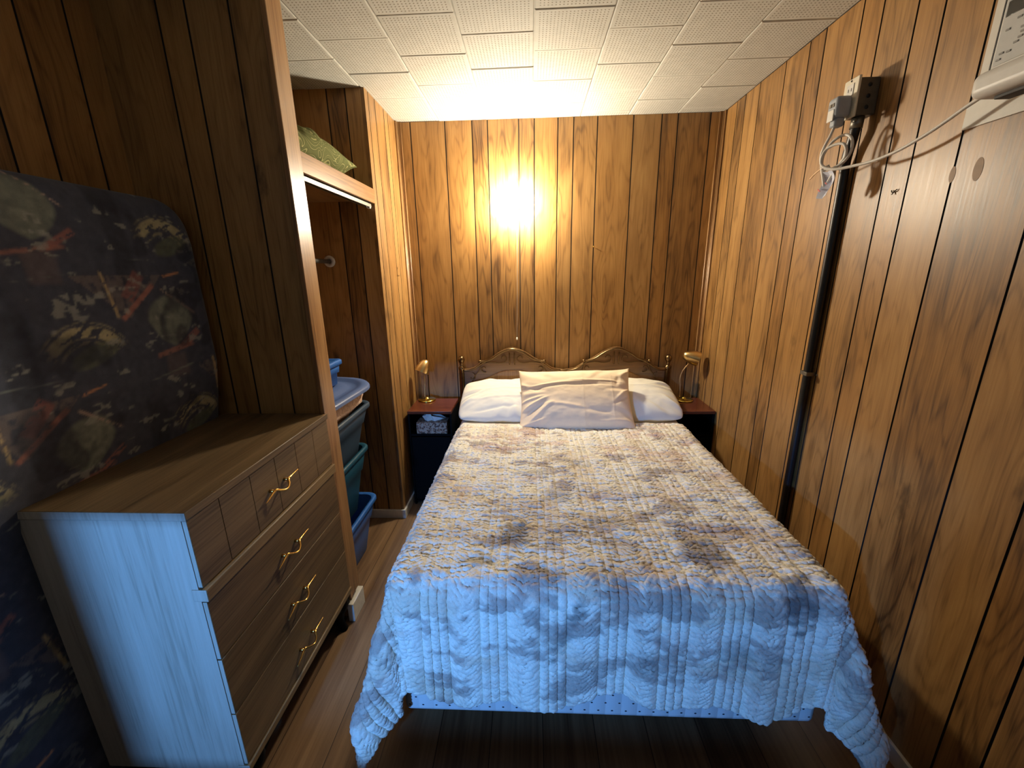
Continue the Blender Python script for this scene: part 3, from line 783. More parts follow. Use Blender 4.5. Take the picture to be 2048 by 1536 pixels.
nightstand(-.850, -.545, 2.632, 2.935, 'black nightstand with reddish top left of the bed, tissue box on its shelf')
nightstand(1.005-.01, 1.226, 2.632, 2.935, 'black nightstand with reddish top in the corner right of the bed')

# tissue box
t = thing('tissue_box', (-.69, 2.70, .549), 'patterned tissue box with white tissue on the left nightstand shelf', 'tissue box')
bm = bmesh.new(); bx(bm, -.797, -.583, 2.648, 2.758, .5495, .632, .003); obj('carton', bm, M_tbox, t)
n_ = 16; bm = bmesh.new(); V_ = []
rs = random.Random(5)
base_ = [(-.745, 2.70), (-.72, 2.675), (-.70, 2.70), (-.675, 2.680), (-.64, 2.70), (-.63, 2.72), (-.67, 2.725), (-.70, 2.715), (-.735, 2.722)]
tops = [(-.762, 2.69, .665), (-.735, 2.668, .678), (-.712, 2.695, .697), (-.690, 2.672, .672), (-.612, 2.69, .652), (-.60, 2.72, .645), (-.665, 2.735, .675), (-.70, 2.725, .690), (-.745, 2.73, .672)]
bb = [bm.verts.new((x, y, .631)) for x, y in base_]; tp = [bm.verts.new(p) for p in tops]; c_ = bm.verts.new((-.70, 2.705, .665))
for i in range(9):
    j = (i+1) % 9; bm.faces.new((bb[i], bb[j], tp[j], tp[i])); bm.faces.new((tp[i], tp[j], c_))
obj('tissue', bm, plain('tissue_paper', (222, 218, 208), .9), t, label='white tissue')

# ------------------------------------------------------------------ desk lamps
def desk_lamp(bxy, neck, apex, axis, L, label, rad=.052):
    t = thing('desk_lamp', (bxy[0], bxy[1], .72), label, 'lamp')
    bm = bmesh.new(); lathe(bm, [(0, 0), (.062, 0), (.064, .004), (.062, .009), (.052, .012), (.018, .013), (.012, .020), (.007, .026), (0, .027)], (bxy[0], bxy[1], .7205), seg=36); obj('base', bm, M_lampbase, t, label='round brass base')
    bm = bmesh.new(); tube(bm, spline(neck, 8), .0042, 10); obj('gooseneck', bm, M_lampmetal, t)
    ax = Vector(axis).normalized(); a = Vector(apex)
    prof = [(0, 0), (.012, .001), (.022, .006), (.030, .016), (.037, .030), (.043, .048), (.048, .068), (.051, L-.01), (rad, L)]
    inner = [(rad-.003, L), (rad-.005, L-.012), (.040, .050), (.024, .022), (0, .014)]
    bm = bmesh.new(); lathe(bm, prof, a, ax, 32); sh = obj('shade', bm, M_lampmetal, t, label='satin gold bullet shade')
    bm = bmesh.new(); lathe(bm, inner, a, ax, 32); obj('shade_lining', bm, M_lampinner, sh)
    bm = bmesh.new(); lathe(bm, [(.010, .02), (.012, .045), (.022, .062), (.020, .078), (0, .086)], a, ax, 16); obj('bulb', bm, M_porc, sh)
    return t
desk_lamp((-.770, 2.885), [(-.785, 2.885, .745), (-.785, 2.890, .80), (-.781, 2.895, .86), (-.780, 2.892, .92), (-.782, 2.88, .955)],
          (-.752, 2.885, 1.028), (-.42, -.35, -.95), .098, 'small gold desk lamp on the left nightstand, shade facing down')
desk_lamp((1.100, 2.875), [(1.072, 2.880, .745), (1.070, 2.885, .82), (1.066, 2.890, .88), (1.078, 2.890, .93), (1.105, 2.885, .975), (1.118, 2.88, .995)],
          (1.068, 2.885, 1.055), (.95, -.18, -.30), .108, 'small gold desk lamp on the right nightstand, shade turned to the wall')

# ------------------------------------------------------------------ chest of drawers
DX, DY0, DY1, DB = -.880, .866, 1.605, -1.318   # DX = carcass front
dr = thing('chest_of_drawers', (-1.1, 1.235, 0), 'dark walnut four drawer chest with brass pulls, at the left of the room', 'dresser')
bm = bmesh.new(); bx(bm, DB, -.862, DY0-.004, DY1+.004, 1.043, 1.067, .0025)
obj('top', bm, M_dresser_y, dr)
bm = bmesh.new(); bx(bm, DB, DX, DY0, DY0+.018, .165, 1.043); o = obj('side_panel', bm, M_dresser_daylit, dr, label='side panel with daylight painted in as a paler tone')
bm = bmesh.new(); bx(bm, DB, DX, DY1-.018, DY1, .165, 1.043); obj('side_panel', bm, M_dresser_daylit, dr)
bm = bmesh.new(); bx(bm, DB, DB+.008, DY0+.018, DY1-.018, .165, 1.043); bx(bm, DB+.008, DX-.004, DY0+.018, DY1-.018, .175, .19)
bx(bm, DB+.01, DX-.022, DY0+.018, DY1-.018, .165, 1.04); obj('back_panel', bm, M_black, dr)
bm = bmesh.new(); bx(bm, DX-.02, -.858, DY0-.002, DY1+.002, .797, .835, .003); obj('ledge', bm, M_dresser_edge, dr, label='lighter projecting ledge')
bm = bmesh.new(); bx(bm, DX-.02, -.862, DY0-.002, DY1+.002, .165, .190, .003); obj('base_rail', bm, M_dresser_edge, dr, label='lighter bottom rail')
bands = [(.840, 1.041), (.600, .793), (.397, .596), (.194, .393)]
for i, (z0, z1) in enumerate(bands):
    bm = bmesh.new()
    if i == 0:
        ys = [DY0+.001, .978, 1.107, 1.233, 1.357, 1.482, DY1-.001]
        for a_, b_ in zip(ys, ys[1:]): bx(bm, DX+.0005, -.867, a_+.0004, b_-.0004, z0, z1, .0012, 1)
        bx(bm, DX+.0005, -.8695, DY0+.002, DY1-.002, z0+.001, z1-.001)
    else:
        bx(bm, DX+.0005, -.867, DY0+.001, DY1-.001, z0, z1, .002, 2)
    w_ = obj('drawer', bm, M_dresser_y, dr)
    zc = [.940, .690, .483, .277][i]; yc = 1.228; xf = -.867
    bm = bmesh.new()
    pts = [(xf+.020, yc-.100, zc-.010), (xf+.019, yc-.075, zc-.004), (xf+.017, yc-.050, zc+.002), (xf+.018, yc-.038, zc+.004), (xf+.024, yc-.026, zc-.003), (xf+.031, yc-.010, zc-.010), (xf+.033, yc+.004, zc-.010), (xf+.029, yc+.020, zc-.003), (xf+.020, yc+.032, zc+.006), (xf+.017, yc+.045, zc+.007), (xf+.018, yc+.070, zc+.010), (xf+.020, yc+.100, zc+.014)]
    rad = [.0012, .0026, .0044, .0058, .0048, .0036, .0034, .0038, .0056, .0046, .0026, .0012]
    P_ = spline(pts, 4); Rr = np.interp(np.linspace(0, 11, len(P_)), range(12), rad).tolist()
    tube(bm, P_, Rr, 10)
    for y_ in (yc-.044, yc+.038):
        tube(bm, [(xf-.001, y_, zc+.003), (xf+.018, y_, zc+.004)], [.0065, .004], 10)
    obj('handle', bm, M_brass, w_, label='brass pull with pointed ends')
# near board ends take the side panel's paler tone, daylight painted into the wood
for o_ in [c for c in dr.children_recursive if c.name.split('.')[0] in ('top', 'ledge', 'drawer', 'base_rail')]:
    o_.data.materials.append(M_dresser_daylit)
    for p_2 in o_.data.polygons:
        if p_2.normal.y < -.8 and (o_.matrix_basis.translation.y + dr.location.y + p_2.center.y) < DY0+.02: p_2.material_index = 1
for y_ in (DY0+.05, DY1-.06):
    for x_ in (-.905, DB+.05):
        bm = bmesh.new()
        P_ = spline([(x_-.01, y_, .168), (x_+.004, y_, .135), (x_-.006, y_, .095), (x_-.004, y_, .05), (x_+.006, y_, .022), (x_+.010, y_, .0)], 4)
        tube(bm, P_, np.interp(np.linspace(0, 5, len(P_)), range(6), [.045, .040, .030, .020, .016, .020]).tolist(), 12)
        obj('foot', bm, M_black, dr, label='dark curved foot')
bm = bmesh.new(); 
# scalloped apron
ys = np.linspace(DY0+.01, DY1-.01, 60); prev = None
for y_ in ys:
    q = min(y_-ys[0], ys[-1]-y_)/.20; zb = .165-.055*(1-float(smooth01(q)))
    r_ = [bm.verts.new(p) for p in ((DX+.004, y_, .166), (DX+.004, y_, zb), (DX-.014, y_, zb), (DX-.014, y_, .166))]
    if prev:
        for a_ in range(4): bm.faces.new((prev[a_], prev[(a_+1) % 4], r_[(a_+1) % 4], r_[a_]))
    prev = r_
obj('apron', bm, M_black, dr)

# ------------------------------------------------------------------ upholstered futon mattress stood on edge
def make_futon():
    y0, y1, z0, z1 = -.10, 1.600, .0, 1.905; cr = .10
    step = .005
    ny = int((y1-y0)/step); nz = int((z1-z0)/step)
    def front(z, y):
        b = np.interp(z, [0, .95, 1.08, 1.30, 1.75, 1.90], [-1.335, -1.332, -1.300, -1.262, -1.268, -1.29])
        return b + (fbm(y*3, z*3, 5)-.5)*.012
    # superelliptic edge: build closed loops around thickness by mapping edge distance
    Yg, Zg = np.meshgrid(np.linspace(y0, y1, ny), np.linspace(z0, z1, nz), indexing='ij')
    # rounded rectangle corners: squeeze outline
    def outline(Y, Z):
        # move points in the corner squares on to a quarter disc
        yc = np.clip(Y, y0+cr, y1-cr); zc = np.clip(Z, z0+cr, z1-cr); dy = Y-yc; dz = Z-zc
        m = np.maximum(np.abs(dy), np.abs(dz)); l = np.hypot(dy, dz); k = np.where(l > 0, m/np.maximum(l, 1e-9), 1)
        return yc+dy*k, zc+dz*k
    Y2, Z2 = outline(Yg, Zg)
    yc = np.clip(Yg, y0+cr, y1-cr); zc = np.clip(Zg, z0+cr, z1-cr)
    ed = np.minimum(np.minimum(Yg-y0, y1-Yg), np.minimum(Zg-z0, z1-Zg))
    rb = .055
    e = np.clip(ed/rb, 0, 1); fall = rb*(1-np.sqrt(np.clip(1-(1-e)**2, 0, 1)))
    X = front(Z2, Y2) - fall
    back = XL+.004
    P = np.stack([X, Y2, Z2], -1)
    # pattern colours in (y, z)
    y, z = Y2, Z2
    def C_(c): return np.array(lin(c)[:3])
    C = np.ones(P.shape)*C_((66, 70, 82))
    wob = lambda s, k=1: (fbm(y*4+s, z*4+s*2, 61, 4)-.5)*k
    fine = fbm(y*60, z*60, 33, 3); tex = fbm(y*120, z*30, 43, 2)
    def over(mask, c, k=1.):
        nonlocal C
        m = np.clip(mask, 0, 1)[..., None]*k; C = C*(1-m)+C_(c)*m
    # half-drop repeat: .35 m across, .64 m down
    brush = fbm(y*18+z*30, z*110-y*60, 35, 3); wv1 = wob(3, .05); wv2 = wob(11, .035); wv3 = wob(17, .05)
    seg = lambda a, b, x0, z0, x1, z1: (((a-x0)*(x1-x0)+(b-z0)*(z1-z0))/math.hypot(x1-x0, z1-z0)**2, np.abs(-(a-x0)*(z1-z0)+(b-z0)*(x1-x0))/math.hypot(x1-x0, z1-z0))
    def stroke(a, b, x0, z0, x1, z1, w, c, k, n_=.4):
        t_, d_ = seg(a, b, x0, z0, x1, z1)
        over(smooth01((w-d_+wv2*.25)/.006)*smooth01(t_/.08)*smooth01((1-t_)/.10)*smooth01((brush-n_+.15)/.12), c, k)
    for i in range(-6, 4):
        for k2 in range(-4, 3):
            oy = 1.42+.35*i; oz = 1.80+.64*k2-(.32 if i % 2 else 0)
            if oy < y0-.4 or oy > y1+.4 or oz < -.4 or oz > 2.5: continue
            a = y-oy; b = z-oz
            # blocks of black and plum behind
            over(smooth01((.045-np.abs(a+.14+wv1))/.02)*smooth01((.15-np.abs(b+.06))/.03), (44, 46, 54), .6)
            over(smooth01((.055-np.abs(a+.02+wv1*2))/.02)*smooth01((.05-np.abs(b+.46+wv2))/.02), (104, 92, 92), .5)
            # grey-green shield with a scratchy pink upper edge and rust underline
            sa = a+.02+wv1; sb = b+.31+wv2
            d = np.hypot(sa/.085, sb/.085)+np.maximum(0, -sb)*4*np.abs(sa)/.085
            over(smooth01((1.05-d)/.18)*(.55+.6*fine), (118, 124, 112), .85)
            stroke(a, b, -.04, -.20, .09, -.30, .007, (168, 146, 134), .8, .5)
            stroke(a, b, -.11, -.425, .06, -.40, .010, (150, 104, 92), .65, .42)
            stroke(a, b, .00, -.41, .09, -.355, .014, (152, 100, 90), .65, .42)
            # khaki eye made of brush arcs
            for rr_, ww_, kk_ in ((.115, .020, .85), (.085, .008, .6), (.140, .006, .5)):
                rA = np.hypot(a-.03, (b+.11)*.95); an = np.arctan2(b+.11, a-.03)
                over(smooth01((ww_-np.abs(rA-rr_-wv1*.5))/.008)*smooth01((an-.35)/.5)*smooth01((2.75-an)/.5)*smooth01((brush-.40)/.12), (164, 156, 122), kk_)
            d = np.hypot((a-.05+wv2)/.085, (b+.075-.25*a)/.035)
            over(smooth01((1-d)/.3)*(.5+.6*brush), (98, 104, 84), .75)
            # rust V with a tan left arm
            tri = (b+.29 > 1.0*np.abs(a+.165)*.9)*(b+.29 < .13)
            over(tri*smooth01((fine-.3)/.2), (116, 104, 98), .45)
            stroke(a, b, -.195, -.295, -.055, -.185, .011, (156, 104, 92), .75, .36)
            stroke(a, b, -.165, -.235, -.100, -.150, .024, (138, 86, 80), .5, .45)
            stroke(a, b, -.200, -.290, -.225, -.140, .008, (170, 150, 112), .8, .42)
            stroke(a, b, -.20, -.105, -.02, -.115, .0035, (130, 140, 132), .8, .35)
            stroke(a, b, -.02, -.165, .06, -.150, .006, (184, 130, 92), .8, .45)
            # light flecks and thin ruled lines
            stroke(a, b, -.10, -.36, .00, -.365, .004, (150, 152, 146), .6, .55)
            stroke(a, b, -.16, -.50, .04, -.475, .003, (120, 126, 118), .7, .4)
    over(smooth01((fbm(y*16, z*34, 81, 3)-.66)/.05)*smooth01((fine-.4)/.1), (140, 142, 134), .6)
    over(smooth01((fbm(y*7+9, z*7, 88, 3)-.60)/.08), (46, 48, 58), .7)
    C = np.clip(C*1.5, 0, .8)*(.75+.5*fine[..., None])
    o = grid_obj('futon_mattress', P, M_futon, C, label='futon mattress in dark abstract printed fabric stood upright behind the dresser', cat='mattress')
    # close it with sides and back using a solid modifier-free skirt
    me = o.data; bm = bmesh.new(); bm.from_mesh(me)
    be = [e_ for e_ in bm.edges if e_.is_boundary]
    g = bmesh.ops.extrude_edge_only(bm, edges=be); vs = [v for v in g['geom'] if isinstance(v, bmesh.types.BMVert)]
    bx_ = back-o.location.x
    for v in vs: v.co.x = bx_
    bmesh.ops.contextual_create(bm, geom=[e_ for e_ in bm.edges if e_.is_boundary])
    for f in bm.faces: f.smooth = True
    bm.to_mesh(me); bm.free()
make_futon()

# ------------------------------------------------------------------ closet contents
def rrect(hx, hy, r, n=6):
    pts = []
    for cx_, cy_, a0 in ((hx-r, hy-r, 0), (-hx+r, hy-r, PI/2), (-hx+r, -hy+r, PI), (hx-r, -hy+r, 1.5*PI)):
        for i in range(n+1): a = a0+PI/2*i/n; pts.append((cx_+r*math.cos(a), cy_+r*math.sin(a)))
    return pts
def loft(bm, rings, close_bottom=True, close_top=False, mat4=None):
    R0 = None; allr = []
    for pts, z in rings:
        r_ = [bm.verts.new((x, y, z)) for x, y in pts]; allr.append(r_)
        if R0:
            for i in range(len(r_)):
                j = (i+1) % len(r_); f = bm.faces.new((R0[i], R0[j], r_[j], r_[i])); f.smooth = True
        R0 = r_
    if close_bottom: bm.faces.new(allr[0][::-1])
    if close_top: bm.faces.new(allr[-1])
def tote(name, c, z0, z1, hx, hy, mat, label, taper=.045, cat='storage tote', group=None, rimw=.018):
    """hx, hy: half size at the rim"""
    t = thing(name, (c[0], c[1], z0), label, cat, group)
    h = z1-z0; R = lambda d, z: ([(c[0]+x, c[1]+y) for x, y in rrect(hx-d, hy-d, .055)], z)
    bm = bmesh.new()
    sh = lambda q: rimw+taper*(1-q)
    rings = [R(sh(0)+.006, z0), R(sh(0), z0+.008)]
    rings += [R(sh(.45), z0+h*.45), R(sh(.62)-.0, z0+h*.62), R(sh(.62)-.008, z0+h*.65), R(sh(.95)-.006, z1-.035)]
    rings += [R(rimw-.003+.003, z1-.03)]
    inner = [R(rimw+.004, z1-.004), R(sh(.6)+.006, z0+h*.6), R(sh(0)+.008, z0+.012)]
    loft(bm, rings); body = obj('body', bm, mat, t)
    bm2 = bmesh.new(); loft(bm2, inner, False, False)
    bm2.faces.new([v for v in bm2.verts][-28:]); obj('inside', bm2, mat, t)
    bm = bmesh.new()
    loft(bm, [R(rimw, z1-.030), R(.003, z1-.028), R(0, z1-.022), R(0, z1-.006), R(.004, z1), R(rimw*.8, z1), R(rimw+.004, z1-.008)], False, False)
    obj('rim', bm, mat, t)
    return t
TC = (-1.195, 1.975)
tote('storage_tote', (-1.185, 1.945), 0.0, .335, .245, .285, M_blue, 'bright blue storage tote on the closet floor, bottom of the stack', taper=.05)
tote('storage_tote', (-1.190, 1.935), .29, .672, .240, .280, M_teal, 'dark teal storage tote stacked second from the floor', taper=.055)
tote('storage_tote', (-1.180, 1.950), .625, .930, .262, .282, M_navy, 'dark navy storage tote holding a fleece blanket', taper=.055)
# fleece blanket bulging out of the open tote
bm = bmesh.new()
Rg = lambda s_, z: ([(-1.185+x*s_, 1.945+y*s_) for x, y in rrect(.225, .235, .09)], z)
loft(bm, [Rg(.80, .80), Rg(.86, .90), Rg(.99, .925), Rg(1.10, .950), Rg(1.13, .985), Rg(1.07, 1.018), Rg(.85, 1.036), Rg(.4, 1.045)], True, True)
bmesh.ops.subdivide_edges(bm, edges=bm.edges[:], cuts=2, use_grid_fill=True)
rs = np.random.RandomState(3)
for v in bm.verts:
    f = float(fbm(np.array(v.co.y*14+v.co.x*9), np.array(v.co.z*30), 6, 3))-.5; d = Vector((v.co.x+1.185, v.co.y-1.945, 0))
    if d.length > .05: v.co += d.normalized()*f*.03
obj('fleece_blanket', bm, M_fleece, smooth=True, label='pinkish cream fleece blanket squeezed between navy tote and its grey blue lid', cat='blanket')
# loose lid, tilted on the blanket
bm = bmesh.new(); Rl = lambda d, z: (rrect(.272-d, .335-d, max(.19-d*.6, .03), 10), z)
loft(bm, [Rl(.006, -.018), Rl(0, -.014), Rl(0, -.002), Rl(.006, .006), Rl(.030, .010), Rl(.045, .008), Rl(.055, -.004), Rl(.095, -.004), Rl(.105, .006), Rl(.16, .006)], False, True)
loft(bm, [Rl(.006, -.018), Rl(.012, -.016), Rl(.05, -.009), Rl(.16, -.009)][::-1], True, False)
bmesh.ops.recalc_face_normals(bm, faces=bm.faces[:])
bmesh.ops.transform(bm, matrix=Matrix.Translation((-1.155, 1.935, 1.052)) @ Euler((math.radians(.5), math.radians(1.5), math.radians(-4))).to_matrix().to_4x4(), verts=bm.verts[:])
obj('tote_lid', bm, M_bluegrey, smooth=True, autos=50, label='grey blue oval cornered tote lid lying loose on the blanket', cat='lid')
# small blue box with lid
t = thing('storage_box', (-1.16, 1.93, 1.062), 'small bright blue lidded storage box on top of the tote stack', 'storage box')
bm = bmesh.new(); Rs = lambda d, z: ([(-1.165+x, 1.955+y) for x, y in rrect(.150-d, .165-d, .018, 4)], z)
loft(bm, [Rs(.030, 1.063), Rs(.022, 1.068), Rs(.018, 1.130), Rs(.010, 1.131), Rs(.006, 1.180)], True, True); obj('body', bm, M_blue, t)
bm = bmesh.new(); loft(bm, [Rs(.004, 1.172), Rs(-.004, 1.173), Rs(-.004, 1.192), Rs(.001, 1.198), Rs(.014, 1.198), Rs(.020, 1.190), Rs(.05, 1.190)], False, True); obj('lid', bm, M_blue, t)
# green pillow on shelf
pillow('green_pillow', .58, .40, .21, M_green, (-1.110, 2.01, 2.165), (.10, 1, .02), (-1, .10, .0), 'olive green patterned pillow lying on the closet top shelf', seed=5, wr=.02, corner=-.01, pinch=.02)

# ------------------------------------------------------------------ outlet box, conduit, cord
t = thing('outlet_box', (1.19, 1.752, 2.153), 'surface mounted metal outlet box with cream cover plate on the right wall', 'outlet')
bm = bmesh.new(); bx(bm, 1.162, XR-.001, 1.724, 1.786, 2.156, 2.274, .004); b_ = obj('box', bm, M_darkmetal, t, label='dark metal box')
for z_ in (2.18, 2.215, 2.25):
    bm = bmesh.new(); lathe(bm, [(0, .0015), (.007, .001), (.007, 0)], (1.197, 1.724, z_), (0, -1, 0), 12); obj('knockout', bm, M_dark, b_)
bm = bmesh.new(); bx(bm, 1.153, 1.162, 1.718, 1.790, 2.150, 2.280, .003); p_ = obj('cover_plate', bm, M_outlet, t, label='cream cover plate')
bm = bmesh.new(); bx(bm, 1.1505, 1.1535, 1.738, 1.772, 2.224, 2.262, .001)
obj('socket', bm, M_white_pl, p_)
for y_ in (1.746, 1.760):
    bm = bmesh.new(); bx(bm, 1.1495, 1.151, y_, y_+.002, 2.238, 2.248); obj('slot', bm, M_dark, p_)
bm = bmesh.new(); lathe(bm, [(0, .003), (.003, .002), (.003, 0)], (1.153, 1.755, 2.272), (-1, 0, 0), 10); obj('screw', bm, M_dark, p_)

t = thing('conduit', (1.21, 1.795, .0), 'black cable conduit running down the right wall from the outlet box', 'conduit')
bm = bmesh.new(); tube(bm, spline([(1.195, 1.752, 2.15), (1.196, 1.760, 2.10), (1.205, 1.790, 2.02), (1.213, 1.800, 1.9), (1.213, 1.803, 1.2), (1.213, 1.803, .5), (1.213, 1.803, .02)], 6), .0165, 14); obj('cable', bm, M_blackcable, t)
bm = bmesh.new(); tube(bm, [(1.195, 1.752, 2.156), (1.195, 1.754, 2.120)], .020, 14); tube(bm, [(1.178, 1.75, 2.142), (1.178, 1.735, 2.142)], .004, 8)
obj('connector', bm, M_metal, t, label='metal cable connector')
bm = bmesh.new(); bx(bm, 1.1945, 1.1965, 1.782, 1.824, 1.176, 1.192, .0008); bx(bm, 1.196, XR, 1.780, 1.784, 1.176, 1.192); bx(bm, 1.196, XR, 1.822, 1.826, 1.176, 1.192)
lathe(bm, [(0, .004), (.003, .003), (.004, 0)], (XR, 1.836, 1.184), (-1, 0, 0), 10); lathe(bm, [(0, .004), (.003, .003), (.004, 0)], (XR, 1.770, 1.184), (-1, 0, 0), 10)
obj('clamp', bm, M_metal, t, label='small metal clamp')

t = thing('power_cord', (1.12, 1.76, 1.9), 'white appliance cord looped below the outlet with a hanging paper tag', 'cord')
# plug body
bm = bmesh.new(); bx(bm, 1.098, 1.150, 1.728, 1.780, 2.155, 2.222, .010, 3); bx(bm, 1.106, 1.142, 1.738, 1.770, 2.125, 2.16, .008, 2)
pb = obj('plug', bm, M_plug, t, label='grey safety plug')
bm = bmesh.new(); bx(bm, 1.0955, 1.099, 1.738, 1.770, 2.145, 2.182, .002); obj('plug_label', bm, M_white_pl, pb)
bm = bmesh.new(); bx(bm, 1.0962, 1.099, 1.742, 1.752, 2.190, 2.202); bx(bm, 1.0962, 1.099, 1.756, 1.766, 2.190, 2.202); obj('button', bm, M_darkmetal, pb)
lp = [(1.118, 1.754, 2.13), (1.112, 1.760, 2.10), (1.106, 1.772, 2.07), (1.105, 1.782, 2.04), (1.110, 1.776, 2.005), (1.12, 1.745, 1.985), (1.14, 1.705, 2.00), (1.15, 1.69, 2.035), (1.15, 1.70, 2.075), (1.145, 1.73, 2.095), (1.13, 1.765, 2.085),
      (1.12, 1.79, 2.05), (1.12, 1.795, 2.01), (1.125, 1.78, 1.96), (1.13, 1.775, 1.92), (1.125, 1.79, 1.90), (1.135, 1.77, 1.94), (1.14, 1.735, 1.99), (1.14, 1.70, 2.02), (1.13, 1.70, 2.055), (1.12, 1.73, 2.065), (1.108, 1.765, 2.055), (1.10, 1.770, 2.02), (1.105, 1.755, 1.995),
      (1.12, 1.71, 1.978), (1.14, 1.65, 1.975), (1.155, 1.58, 1.975), (1.165, 1.50, 1.985), (1.170, 1.42, 2.005), (1.172, 1.36, 2.025), (1.172, 1.31, 2.043), (1.172, 1.25, 2.058), (1.175, 1.20, 2.062), (1.185, 1.16, 2.06)]
bm = bmesh.new(); tube(bm, spline(lp, 7), .0050, 9); obj('cable', bm, M_cordw, t)
# tag
bm = bmesh.new(); n_ = 12
pr = None
for i in range(n_+1):
    q = i/n_; z_ = 1.985-.095*q; w_ = .020+.006*math.sin(q*PI); cx_ = 1.128+.006*math.sin(q*5); yc = 1.765-.012*math.sin(q*PI)
    r_ = [bm.verts.new((cx_-.008, yc+w_, z_)), bm.verts.new((cx_+.010*math.sin(q*3), yc, z_-.004)), bm.verts.new((cx_, yc-w_, z_+.006*q))]
    if pr:
        bm.faces.new((pr[0], pr[1], r_[1], r_[0])); bm.faces.new((pr[1], pr[2], r_[2], r_[1]))
    pr = r_
tg = obj('paper_tag', bm, M_tag, t, label='bluish white paper tag')
md = tg.modifiers.new('thickness', 'SOLIDIFY'); md.thickness = .0008
bm = bmesh.new(); bx(bm, 1.112, 1.1135, 1.765, 1.783, 1.915, 1.919, rot=((1.112, 1.774, 1.917), Matrix.Rotation(.6, 3, 'X'))); bx(bm, 1.1175, 1.119, 1.742, 1.755, 1.935, 1.939, rot=((1.118, 1.748, 1.937), Matrix.Rotation(.6, 3, 'X')))
obj('print', bm, M_red, tg, label='red print marks')
bm = bmesh.new(); tube(bm, spline([(1.118, 1.775, 1.998), (1.120, 1.80, 1.995), (1.130, 1.845, 1.988), (1.140, 1.885, 1.978)], 4), .0028, 7); obj('twist_tie', bm, M_tie, t, label='tan tie end')
bm = bmesh.new(); tube(bm, [(1.105, 1.765, 1.992), (1.120, 1.752, 2.000), (1.135, 1.765, 1.992), (1.120, 1.778, 1.985)], .003, 7, closed=True); obj('tie_band', bm, M_cordw, t)

# ------------------------------------------------------------------ air conditioner and its board
bm = bmesh.new(); bx(bm, XR-.006, XR, .60, 1.371, 2.000, 2.066, .001); bx(bm, XR-.006, XR, .60, 1.356, 2.066, 2.56, .001)
obj('filler_board', bm, M_board, label='white filler board around the window air conditioner', cat='board')
t = thing('air_conditioner', (1.18, .99, 2.04), 'white window air conditioner high on the right wall', 'air conditioner')
F0 = 1.150
bm = bmesh.new(); bx(bm, F0+.012, XR-.006, .68, 1.268, 2.062, 2.47, .008, 3); obj('body', bm, M_ac, t)
bm = bmesh.new(); bx(bm, F0, F0+.014, .68, 1.252, 2.095, 2.46, .005, 2); fp = obj('front_panel', bm, M_ac, t)
bm = bmesh.new(); P_ = []
bx(bm, F0-.030, XR-.03, .675, 1.262, 2.036, 2.096, .020, 5); obj('bottom_lip', bm, M_ac, t, label='rounded lower lip')
bm = bmesh.new(); bx(bm, F0+.004, XR-.04, .69, 1.225, 2.028, 2.037, .002); obj('intake_gap', bm, M_dark, t)
bm = bmesh.new(); bx(bm, F0-.0015, F0+.001, 1.165, 1.243, 2.105, 2.262, .0006); cp = obj('control_panel', bm, M_acgrey, t, label='light grey control panel')
bm = bmesh.new(); bx(bm, F0-.0030, F0-.0012, 1.174, 1.239, 2.206, 2.238, .0006); obj('display', bm, M_display, cp, label='dark display window')
bm = bmesh.new(); bx(bm, F0-.0006, F0+.002, 1.2485, 1.2515, 2.10, 2.262); obj('seam', bm, M_dark, cp)
for (y_, z_) in [(1.205, 2.192), (1.19, 2.184), (1.226, 2.176), (1.192, 2.168), (1.190, 2.158), (1.193, 2.148), (1.200, 2.140), (1.228, 2.128), (1.212, 2.126), (1.232, 2.116)]:
    bm = bmesh.new(); bx(bm, F0-.0032, F0-.0012, y_-.005, y_+.005, z_-.0022, z_+.0022, .0005); obj('button', bm, M_btn, cp)
# faded script mark above the display
bm = bmesh.new()
tube(bm, spline([(F0-.001, 1.234, 2.252), (F0-.001, 1.222, 2.262), (F0-.001, 1.208, 2.272), (F0-.001, 1.194, 2.284)], 5), [.0006]*8+[.0016]*8, 5, cap=True) if False else None
tube(bm, spline([(F0-.001, 1.234, 2.250), (F0-.001, 1.224, 2.258), (F0-.001, 1.212, 2.268), (F0-.001, 1.202, 2.273), (F0-.001, 1.190, 2.270), (F0-.001, 1.186, 2.263), (F0-.001, 1.196, 2.258), (F0-.001, 1.212, 2.258)], 5), .0011, 5)
tube(bm, spline([(F0-.001, 1.206, 2.276), (F0-.001, 1.196, 2.281), (F0-.001, 1.186, 2.288)], 4), .0013, 5)
obj('script_mark', bm, M_btn, fp, label='grey script logo')
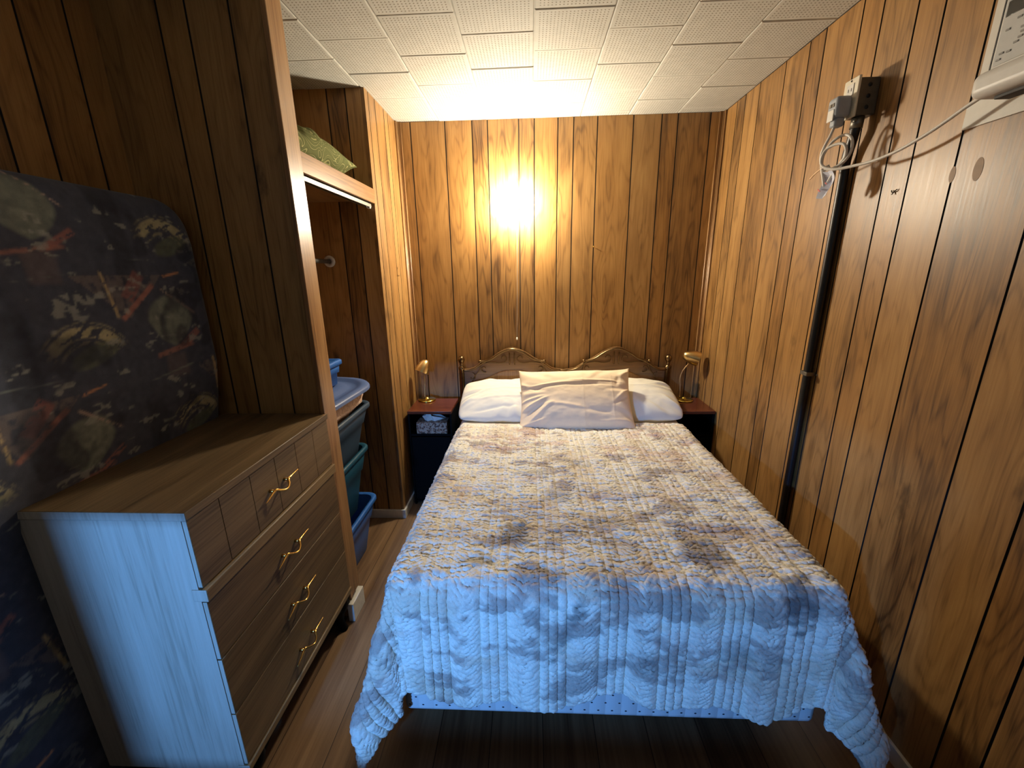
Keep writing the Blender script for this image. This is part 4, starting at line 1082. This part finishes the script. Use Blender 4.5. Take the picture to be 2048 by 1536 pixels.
# louvres
bm = bmesh.new(); bx(bm, F0-.001, F0+.002, .72, 1.150, 2.105, 2.44); obj('grille_recess', bm, M_dark, t)
bm = bmesh.new(); z_ = 2.110
while z_ < 2.44:
    bx(bm, F0-.010, F0+.002, .72, 1.150, z_, z_+.0055, .001, 1); z_ += .0125
for y_ in (1.150, 1.0, .86, .72): bx(bm, F0-.009, F0+.002, y_-.003, y_+.004, 2.10, 2.445)
obj('grille', bm, M_ac, t, label='white louvred grille')

# ------------------------------------------------------------------ small hardware on the walls
bm = bmesh.new()
tube(bm, spline([(XR-.003, 1.575, 1.880), (XR-.006, 1.570, 1.874), (XR-.004, 1.566, 1.874), (XR-.006, 1.560, 1.875), (XR-.003, 1.553, 1.880)], 4), .0018, 6)
tube(bm, [(XR, 1.566, 1.876), (XR-.008, 1.566, 1.866)], .0018, 6)
obj('wall_hook', bm, M_darkmetal, label='tiny dark hook on the right wall below the outlet cord', cat='hook')
bm = bmesh.new(); tube(bm, [(.435, YB, 1.789), (.435, YB-.012, 1.790)], .0016, 8); lathe(bm, [(0, .0015), (.0042, .001), (.0042, 0)], (.435, YB-.012, 1.790), (0, -1, 0), 10)
tube(bm, [(.437, YB-.003, 1.787), (.47, YB-.003, 1.775)], .0008, 5)
obj('nail', bm, M_brass, label='single nail in the back wall, right of the lamp', cat='nail')
bm = bmesh.new(); tube(bm, spline([(XC+.002, 2.78, 1.675), (XC+.006, 2.755, 1.655), (XC+.006, 2.757, 1.622), (XC+.006, 2.80, 1.622)], 3), .0013, 6)
obj('wire_hook', bm, M_bronze, label='thin bent wire hook on the panelling beside the closet', cat='hook')
# dark round marks on the glossy right wall
M_stain = plain('old_stain', (126, 94, 60), .5, spec=.3)
for i, (y_, z_, ry, rz) in enumerate([(1.372, 1.887, .009, .022), (1.300, 1.886, .013, .030)]):
    bm = bmesh.new(); vs = [bm.verts.new((XR-.0006, y_+ry*math.cos(a), z_+rz*math.sin(a))) for a in np.linspace(0, 2*PI, 25)[:-1]]
    vb = [bm.verts.new((XR, v.co.y, v.co.z)) for v in vs]
    bm.faces.new(vs)
    for k_ in range(24): bm.faces.new((vs[k_], vb[k_], vb[(k_+1) % 24], vs[(k_+1) % 24]))
    bmesh.ops.recalc_face_normals(bm, faces=bm.faces[:])
    obj('wall_stain', bm, M_stain, label=['small oval stain on the right wall, farther from the air conditioner', 'larger oval stain on the right wall right under the air conditioner board'][i], cat='stain')
